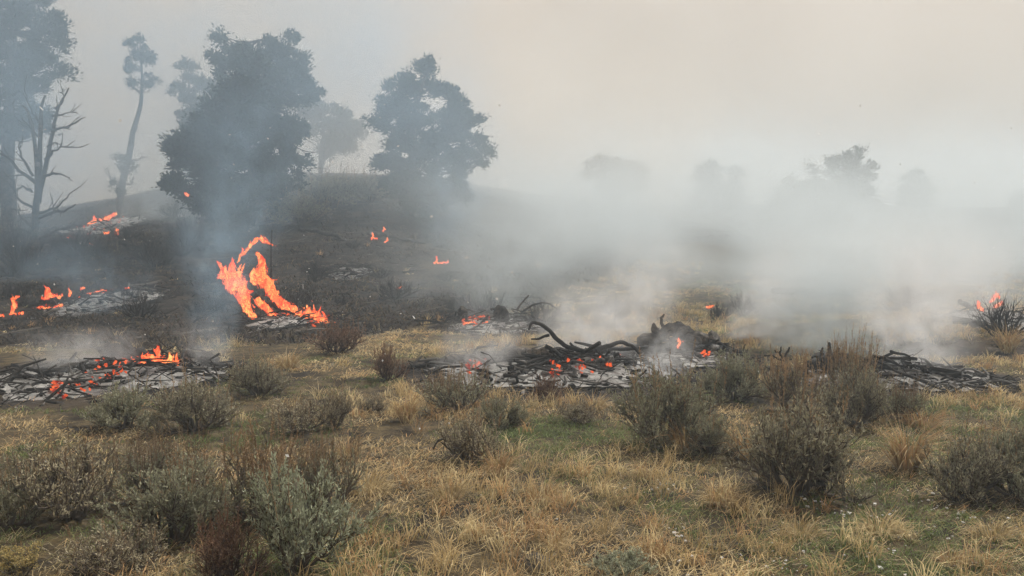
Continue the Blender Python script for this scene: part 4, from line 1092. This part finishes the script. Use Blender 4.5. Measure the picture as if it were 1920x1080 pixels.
flame('curled flame at the left edge of the slope', [[(24, 586, 6), (30, 572, 8), (26, 560, 5), (38, 555, 3)], [(22, 588, 4), (45, 588, 4)]], gd(30, 592), 8, .9)
flame('flame over the dark log on the left slope', [[(84, 560, 5), (94, 552, 10), (92, 542, 5)], [(100, 556, 7), (112, 554, 6)], [(76, 576, 4), (100, 578, 5), (118, 572, 4)]], gd(98, 580), 9, .9)
flame('small flame at the left end of the grey ash patch', [[(130, 555, 4), (133, 548, 5), (130, 540, 2)]], gd(132, 562), 10, .8)
flame('tiny flame dot above the left end of the grey ash patch', [[(152, 541, 4), (158, 540, 4)]], gd(152, 558), 31, .8)
flame('low flames on the back of the grey ash patch', [[(165, 552, 4), (180, 549, 4), (190, 548, 5), (197, 546, 5)]], gd(185, 556), 11, .8)
flame('tiny flame dot at the right end of the grey ash patch', [[(236, 541, 4), (241, 540, 3)]], gd(238, 556), 32, .8)
flame('flame at the very left edge, lower than the curled one', [[(-8, 594, 6), (4, 592, 5)]], gd(2, 597), 12, .8)
flame('streak of flame below the slender juniper', [[(165, 418, 4), (180, 414, 7), (195, 412, 6), (208, 406, 4), (217, 401, 4)]], gd(190, 426), 13, 1.0)
flame('small upright flame below right of the slender juniper', [[(219, 440, 5), (220, 432, 5)]], gd(219, 446), 14, .8)
flame('small flame lying left of the upright one below the juniper', [[(196, 437, 4), (204, 436, 3)]], gd(200, 444), 33, .8)
flame('thin glowing streak on the slope right of the snag', [[(126, 446, 3), (140, 450, 5), (155, 455, 4), (175, 460, 3)]], gd(145, 460), 15, .9)
flame('lone small flame hanging among the lowest pine boughs', [[(348, 362, 3), (352, 366, 5), (355, 370, 2)]], dB - .6, 16, .6)
flame('small flames on the fallen log of the centre slope', [[(697, 447, 3.4), (700, 442, 3.6), (698, 436, 1.6)], [(697, 447, 3), (706, 447, 3)]], gd(700, 452), 17, .8)
flame('tiny flame at the right end of the fallen log on the centre slope', [[(722, 454, 3.2), (727, 450, 3.6), (726, 445, 1.6)]], gd(724, 458), 36, .8)
flame('small flame above the fallen log of the centre slope', [[(718, 434, 3), (721, 430, 3.4), (719, 425, 1.5)]], gd(718, 440), 34, .8)
flame('pinkish flame line at the right end of the centre slope', [[(816, 493, 3.4), (820, 487, 4), (818, 480, 1.6)], [(814, 493, 2.6), (840, 492, 3)], [(838, 492, 3), (840, 487, 2)]], gd(825, 496), 18, .9)
flame('tiny flame seen through smoke right of centre', [[(1326, 576, 4), (1336, 574, 4)]], gd(1332, 582), 19, .7)
flame('flames at the right edge behind the blackened shrub', [[(1858, 566, 5), (1866, 552, 6), (1872, 560, 4)], [(1868, 575, 6), (1880, 568, 5)]], gd(1850, 594), 20, 1.0)
flame('narrow flame left of the blackened shrub at the right edge', [[(1832, 566, 4), (1834, 574, 5), (1840, 582, 5), (1842, 588, 3)]], gd(1840, 596), 35, 1.0)
flame('small flame licking the slab log of the centre pile', [[(1272, 652, 4), (1275, 642, 5), (1272, 634, 3)]], dK - .5, 21, .9)
flame('low flames at the middle burn pile', [[(872, 606, 4), (885, 607, 6), (898, 609, 4)], [(902, 608, 4), (914, 604, 3)]], dQ - .3, 22, .9)
flame('little flame at the left of the middle burn pile', [[(746, 541, 3), (752, 538, 4)]], gd(750, 548), 23, .7)

# ---------------------------------------------------------------- ash in the air and on the ground
def flakes():
    r = np.random.default_rng(77); n = 150
    V, Q = [], []
    pos = []
    for k in range(n):
        d = 3.5 + 17 * r.random() ** 1.2
        pos.append(P(r.random() * 1920 if r.random() < .45 else r.random() * 950, 180 + 800 * r.random(), d))
    pos = np.array(pos); keep = pos[:, 2] > terrain(pos[:, 0], pos[:, 1]) + .05; pos = pos[keep]; n = len(pos)
    sz = (.005 + .012 * r.random(n) ** 3) * (1 + .05 * pos[:, 1])
    V, Q = leaf_quads(pos, r.normal(size=(n, 3)), sz * 2, sz * .7, r)
    tag(obj('falling_ash', mesh('falling_ash', V, [Q], (M_FLAKE,), np.full((len(V), 3), .72))), 'pale ash flakes drifting through the air', None, None, 'stuff')
    # fallen ash and pale stone chips
    g = Geo()
    C6 = np.array(((0, 1, 3, 2), (4, 6, 7, 5), (0, 4, 5, 1), (2, 3, 7, 6), (0, 2, 6, 4), (1, 5, 7, 3)))
    for (px, py, rx, ry, n) in ((1250, 912, 45, 12, 70), (1520, 935, 60, 18, 80), (1270, 1005, 30, 12, 40), (1840, 980, 60, 40, 130), (1600, 960, 80, 14, 60), (1500, 1060, 200, 25, 90), (1700, 1030, 120, 30, 60), (1100, 960, 300, 60, 40), (500, 1000, 300, 60, 20), (1750, 1000, 40, 10, 14)):
        p0, d, s = G(px, py)
        for k in range(n // 2):
            p = p0 + np.array((r.normal() * rx * .6 * s, r.normal() * ry * .6 * s * 4.5, 0)); p[2] = gz(p[0], p[1])
            r0 = (.002 + .0055 * r.random() ** 3) * (1 + .03 * d)
            cube = np.array([(a_, b_, c_) for a_ in (-1, 1) for b_ in (-1, 1) for c_ in (-1, 1)], float) * (1.4, 1, .4) + r.normal(size=(8, 3)) * .25
            rot = np.array(((math.cos(k), math.sin(k), 0), (-math.sin(k), math.cos(k), 0), (0, 0, 1)))
            g.add(cube @ rot * r0 + p + np.array((0, 0, .006 + .01 * r.random())), None, C6, np.full(3, .45 + .25 * r.random()))
    tag(obj('fallen_ash', g.build('fallen_ash', M_TWIG)), 'white ash flakes and chips lying on the foreground soil', None, None, 'stuff')
    # burnt sticks strewn over the slope
    g = Geo()
    ys_ = 15 + 32 * r.random(900) ** 1.2; xs_ = (r.random(900) * 2 - 1) * .62 * ys_
    bk = masks(xs_, ys_)[0]
    for x, y in zip(xs_[bk > .5], ys_[bk > .5]):
        ln = .25 + .9 * r.random() ** 2; az = r.normal() * .6; r0 = .008 + .02 * r.random() ** 2
        dv = np.array((math.cos(az), math.sin(az), 0)) * ln / 2
        a = np.array((x, y, 0)) - dv; b_ = np.array((x, y, 0)) + dv
        a[2] = gz(a[0], a[1]) + r0; b_[2] = gz(b_[0], b_[1]) + r0 + .2 * r.random() ** 3
        V, T, Q = tube_arrays(np.array([a, (a + b_) / 2 + r.normal(size=3) * .02, b_]), (r0, r0 * .9, r0 * .6), 5, True)
        g.add(V, T, Q, np.array((.03, .027, .025)) if r.random() < .75 else np.array((.17, .155, .14)))
    tag(obj('burnt_sticks', g.build('burnt_sticks', M_TWIG)), 'burnt sticks strewn over the blackened slope', None, None, 'stuff')
flakes()

# ---------------------------------------------------------------- smoke and haze
class X:
    """one field of a geometry node tree"""
    def __init__(s, t, k): s.t, s.k = t, k
    def op(s, o, b=None, swap=False):
        n = s.t.nodes.new('ShaderNodeMath'); n.operation = o
        for i, v in enumerate((b, s) if swap else (s, b)):
            if v is None: continue
            if isinstance(v, X): s.t.links.new(v.k, n.inputs[i])
            else: n.inputs[i].default_value = float(v)
        return X(s.t, n.outputs[0])
    def __add__(s, b): return s.op('ADD', b)
    def __sub__(s, b): return s.op('SUBTRACT', b)
    def __rsub__(s, b): return s.op('SUBTRACT', b, True)
    def __mul__(s, b): return s.op('MULTIPLY', b)
    def __truediv__(s, b): return s.op('DIVIDE', b)
    def __pow__(s, b): return s.op('POWER', b)
    def max(s, b): return s.op('MAXIMUM', b)
    def step(s, a, b):
        n = s.t.nodes.new('ShaderNodeMapRange'); n.interpolation_type = 'SMOOTHSTEP'
        s.t.links.new(s.k, n.inputs[0]); n.inputs[1].default_value = a; n.inputs[2].default_value = b
        return X(s.t, n.outputs[0])
def smoke(name, label, lo, hi, vox, mat, fn):
    t = bpy.data.node_groups.new(name, 'GeometryNodeTree')
    t.interface.new_socket('Geometry', in_out='OUTPUT', socket_type='NodeSocketGeometry')
    vc = t.nodes.new('GeometryNodeVolumeCube')
    pos = t.nodes.new('GeometryNodeInputPosition'); sx = t.nodes.new('ShaderNodeSeparateXYZ'); t.links.new(pos.outputs[0], sx.inputs[0])
    def nz(scale, stretch=(1, 1, 1), off=0.0, detail=3, rough=.55, dist=0.0, vec=False):
        mp = t.nodes.new('ShaderNodeVectorMath'); mp.operation = 'MULTIPLY_ADD'
        t.links.new(pos.outputs[0], mp.inputs[0]); mp.inputs[1].default_value = stretch; mp.inputs[2].default_value = (off, off * .7, off * 1.3)
        n = t.nodes.new('ShaderNodeTexNoise'); n.inputs['Scale'].default_value = scale; n.inputs['Detail'].default_value = detail
        n.inputs['Roughness'].default_value = rough; n.inputs['Distortion'].default_value = dist
        t.links.new(mp.outputs[0], n.inputs['Vector'])
        return X(t, n.outputs[0])
    dens = fn(X(t, sx.outputs[0]), X(t, sx.outputs[1]), X(t, sx.outputs[2]), nz)
    t.links.new(dens.k, vc.inputs['Density'])
    vc.inputs['Min'].default_value = [float(v) for v in lo]; vc.inputs['Max'].default_value = [float(v) for v in hi]
    for k, a in zip('XYZ', range(3)):
        vc.inputs['Resolution ' + k].default_value = int(max(8, min(180, (hi[a] - lo[a]) / vox)))
    sm = t.nodes.new('GeometryNodeSetMaterial'); sm.inputs['Material'].default_value = mat
    out = t.nodes.new('NodeGroupOutput')
    t.links.new(vc.outputs[0], sm.inputs[0]); t.links.new(sm.outputs[0], out.inputs[0])
    me = bpy.data.meshes.new(name); me.materials.append(mat)
    o = obj(name, me); md = o.modifiers.new('smoke', 'NODES'); md.node_group = t
    return tag(o, label, None, None, 'stuff')

WHITE, BLUE, CREAM = (.91, .93, .96), (.56, .78, 1.0), (.76, .84, .89)
def plume(label, px, py, d, hpx, leanpx, r0px, r1px, dens, col=WHITE, seed=1.0, ydepth=1.0, fine=1.0, low=.36, hi_=.70, ylean=0.0):
    s = d / FPX; b0 = P(px, py, d); b0[2] = min(b0[2], gz(b0[0], b0[1]) + .3)
    H = hpx * s; lx = leanpx * s; r0, r1 = r0px * s, r1px * s; rm = max(r0, r1)
    lo = (min(b0[0], b0[0] + lx) - rm * 1.5, b0[1] - rm * 1.5 * ydepth, gz(b0[0], b0[1]) - .1)
    hi = (max(b0[0], b0[0] + lx) + rm * 1.5, b0[1] + rm * 1.5 * ydepth + ylean, b0[2] + H)
    f = fine / max(rm, .1)
    def fn(x, y, z, nz):
        t = ((z - b0[2]) / H)
        w1 = (nz(f * .7, (1, 1, .6), seed) - .5); w2 = (nz(f * .7, (1, 1, .6), seed + 31) - .5)
        tt = t.max(0.0)
        dx = x - (tt ** 1.3) * lx - b0[0] + w1 * (tt + .25) * (rm * 2.2)
        dy = (y - b0[1] - tt * ylean) / ydepth + w2 * (tt + .25) * (rm * 2.0)
        r = tt * (r1 - r0) + r0
        rad = (dx * dx + dy * dy).op('SQRT') / r
        env = (1.0 - rad.step(.15, 1.0)) * (1.0 - t.step(.3, 1.0)) * t.step(-.15, .06)
        det = nz(f * 2.6, (1, 1, .8), seed + 7, 5, .6, 1.6).step(low, hi_)
        return env * (det + .08)
    return smoke('smoke_plume', label, lo, hi, max(.05, rm / 16), vol_mat('smoke_' + str(int(px)), dens, col), fn)

plume('blue-white smoke column rising right of the left front pile', 395, 660, dL + 1.5, 400, 60, 60, 200, .95, BLUE, 1.3, 1.0, 1.5, .42)
plume('low wisps of smoke over the ash at the left front pile', 140, 735, dL - .6, 130, 30, 95, 150, 3.8, WHITE, 2.1, .8, 1.5, .42)
plume('thin smoke around the fat charred log', 400, 700, dL - .2, 120, -20, 60, 80, 1.8, WHITE, 2.9, .8, 1.5, .42)
plume('dense white puff in front of the slab log', 1235, 715, dM - .2, 130, 40, 55, 60, 4.2, WHITE, 3.7, .8, 1.6, .40, .62)
plume('wisps of smoke over the left half of the centre ash bed', 880, 705, dM, 130, 90, 90, 130, 2.4, WHITE, 4.4, .8, 1.6, .42)
plume('smoke drifting behind the hooked limb of the centre pile', 1090, 690, dM + .7, 190, 80, 110, 180, 3.4, WHITE, 5.2, .8, 1.4, .40)
plume('white smoke rolling off the right ash bed', 1735, 735, dR + .1, 210, -40, 85, 150, 4.2, WHITE, 6.1, .8, 1.4, .40)
plume('broad smoke column behind the biggest black log of the right pile', 1540, 670, dR + 2.2, 300, 30, 130, 210, 2.0, CREAM, 7.3, .9, 1.2, .36)
plume('smoke rising above the right pile limb', 1700, 640, dR + 3.5, 260, 60, 120, 180, 1.5, WHITE, 7.9, .9, 1.2, .38)
plume('smoke rising from the middle burn pile', 940, 612, dQ + .6, 260, 80, 80, 170, .8, CREAM, 8.2, .9, 1.2, .38)
plume('white wisps curling up between the centre and right piles', 1420, 660, dK + 1.6, 250, 60, 90, 170, 1.8, WHITE, 21.4, .8, 1.6, .42, .62)
plume('pale smoke drifting low behind the slab log', 1180, 640, dK + 2.5, 230, 90, 110, 190, 1.2, WHITE, 22.3, .8, 1.6, .42, .64)
plume('smoke drifting low at the far right behind the pile', 1800, 640, dR + 4.5, 220, -50, 120, 190, 1.1, WHITE, 23.9, .8, 1.5, .42, .66)
plume('bluish smoke climbing in front of the largest pine', 430, 480, dA - 6, 400, 40, 90, 190, .35, BLUE, 9.1, .8, 1.2, .34)
plume('bluish smoke around the dead snag and the corner pine', 60, 520, dS - 2.5, 480, -20, 130, 210, .32, BLUE, 10.4, .8, 1.1, .32)
plume('smoke drifting up beside the twin-topped pine', 850, 480, dC - 6, 330, 60, 90, 150, .22, BLUE, 11.8, .8, 1.1, .36)
plume('smoke between the slender juniper and the largest pine', 310, 500, dB + 5, 320, -60, 80, 170, .55, CREAM, 12.6, .8, 1.1, .34)
plume('smoke from the ash patch on the left slope', 180, 590, gd(180, 585), 150, 60, 110, 130, .45, BLUE, 13.3, .8, 1.3, .42)
plume('smoke over the burnt shrub fire at the right edge', 1880, 600, gd(1880, 605) + 1, 230, -30, 70, 130, .6, WHITE, 14.7, .8, 1.2, .38)

def bank_fn(x0, x1, y0, y1, ztop, off, sc_, low, hi2, soft=5.0):
    def fn(x, y, z, nz):
        w = (nz(.12, (1, 1, 1), off + 3, 2) - .5) * 10.0
        e = (x + w).step(x0, x0 + soft * 1.6) * (1.0 - (x + w).step(x1 - soft, x1)) * (y + w * .4).step(y0, y0 + soft) * (1.0 - y.step(y1 - soft * 2, y1))
        h = 1.0 - (z + w * .35 - (y - 20.0) * .02).step(0.0, ztop)
        return e * h * (nz(sc_, (1, 1, 1.5), off, 4, .55, .5).step(low, hi2) + .12)
    return fn
smoke('smoke_bank', 'bank of pale smoke filling the right middle distance', (-9, 16, -1), (46, 52, 11), .55, vol_mat('smoke_bank', .26, CREAM), bank_fn(-5.5, 44, 17, 50, 5.0, 2.0, .26, .42, .62))
smoke('smoke_bank', 'tall brownish smoke pall rising behind the left hillside', (-90, 56, -2), (6, 96, 46), 1.6, vol_mat('smoke_pall', .042, (.82, .70, .58)), bank_fn(-88, 4, 57, 96, 62, 5.0, .05, .30, .70, 12.0))
smoke('smoke_bank', 'cream smoke hiding the crest behind the hillside trees', (-44, 41, 0), (12, 62, 15), .8, vol_mat('smoke_crest', .10, (.86, .82, .76)), bank_fn(-42, 12, 42, 62, 13, 23.0, .13, .32, .66, 4.0))
def veil(x, y, z, nz):
    w = (nz(.15, (1, 1, 1), 61.0, 2) - .5) * 6.0
    e = (x + w).step(-34, -28) * (1.0 - (x + w).step(-5, 1)) * y.step(20, 25) * (1.0 - y.step(33, 37))
    return e * (z + w * .4).step(.3, 4.5) * (1.0 - (z + w * .4).step(9, 15)) * (nz(.28, (1, 1, 1), 67.0, 4, .6, 1.0).step(.36, .66) + .15)
smoke('smoke_veil', 'blue smoke veil hanging in front of the hillside trees', (-34, 19, -1), (3, 38, 16), .5, vol_mat('smoke_left', .075, (.55, .74, .94)), veil)

bm_v = np.array([(a, b_, c_) for a in (-205, 205) for b_ in (-20, 215) for c_ in (-4, 16)], float)
hz = mesh('haze', bm_v, [np.array(((0, 1, 3, 2), (4, 6, 7, 5), (0, 4, 5, 1), (2, 3, 7, 6), (0, 2, 6, 4), (1, 5, 7, 3)))], (vol_mat('haze', .005, (.72, .85, .97), .2, ''),))
tag(obj('haze', hz), 'smoky haze over the whole range', None, None, 'stuff')
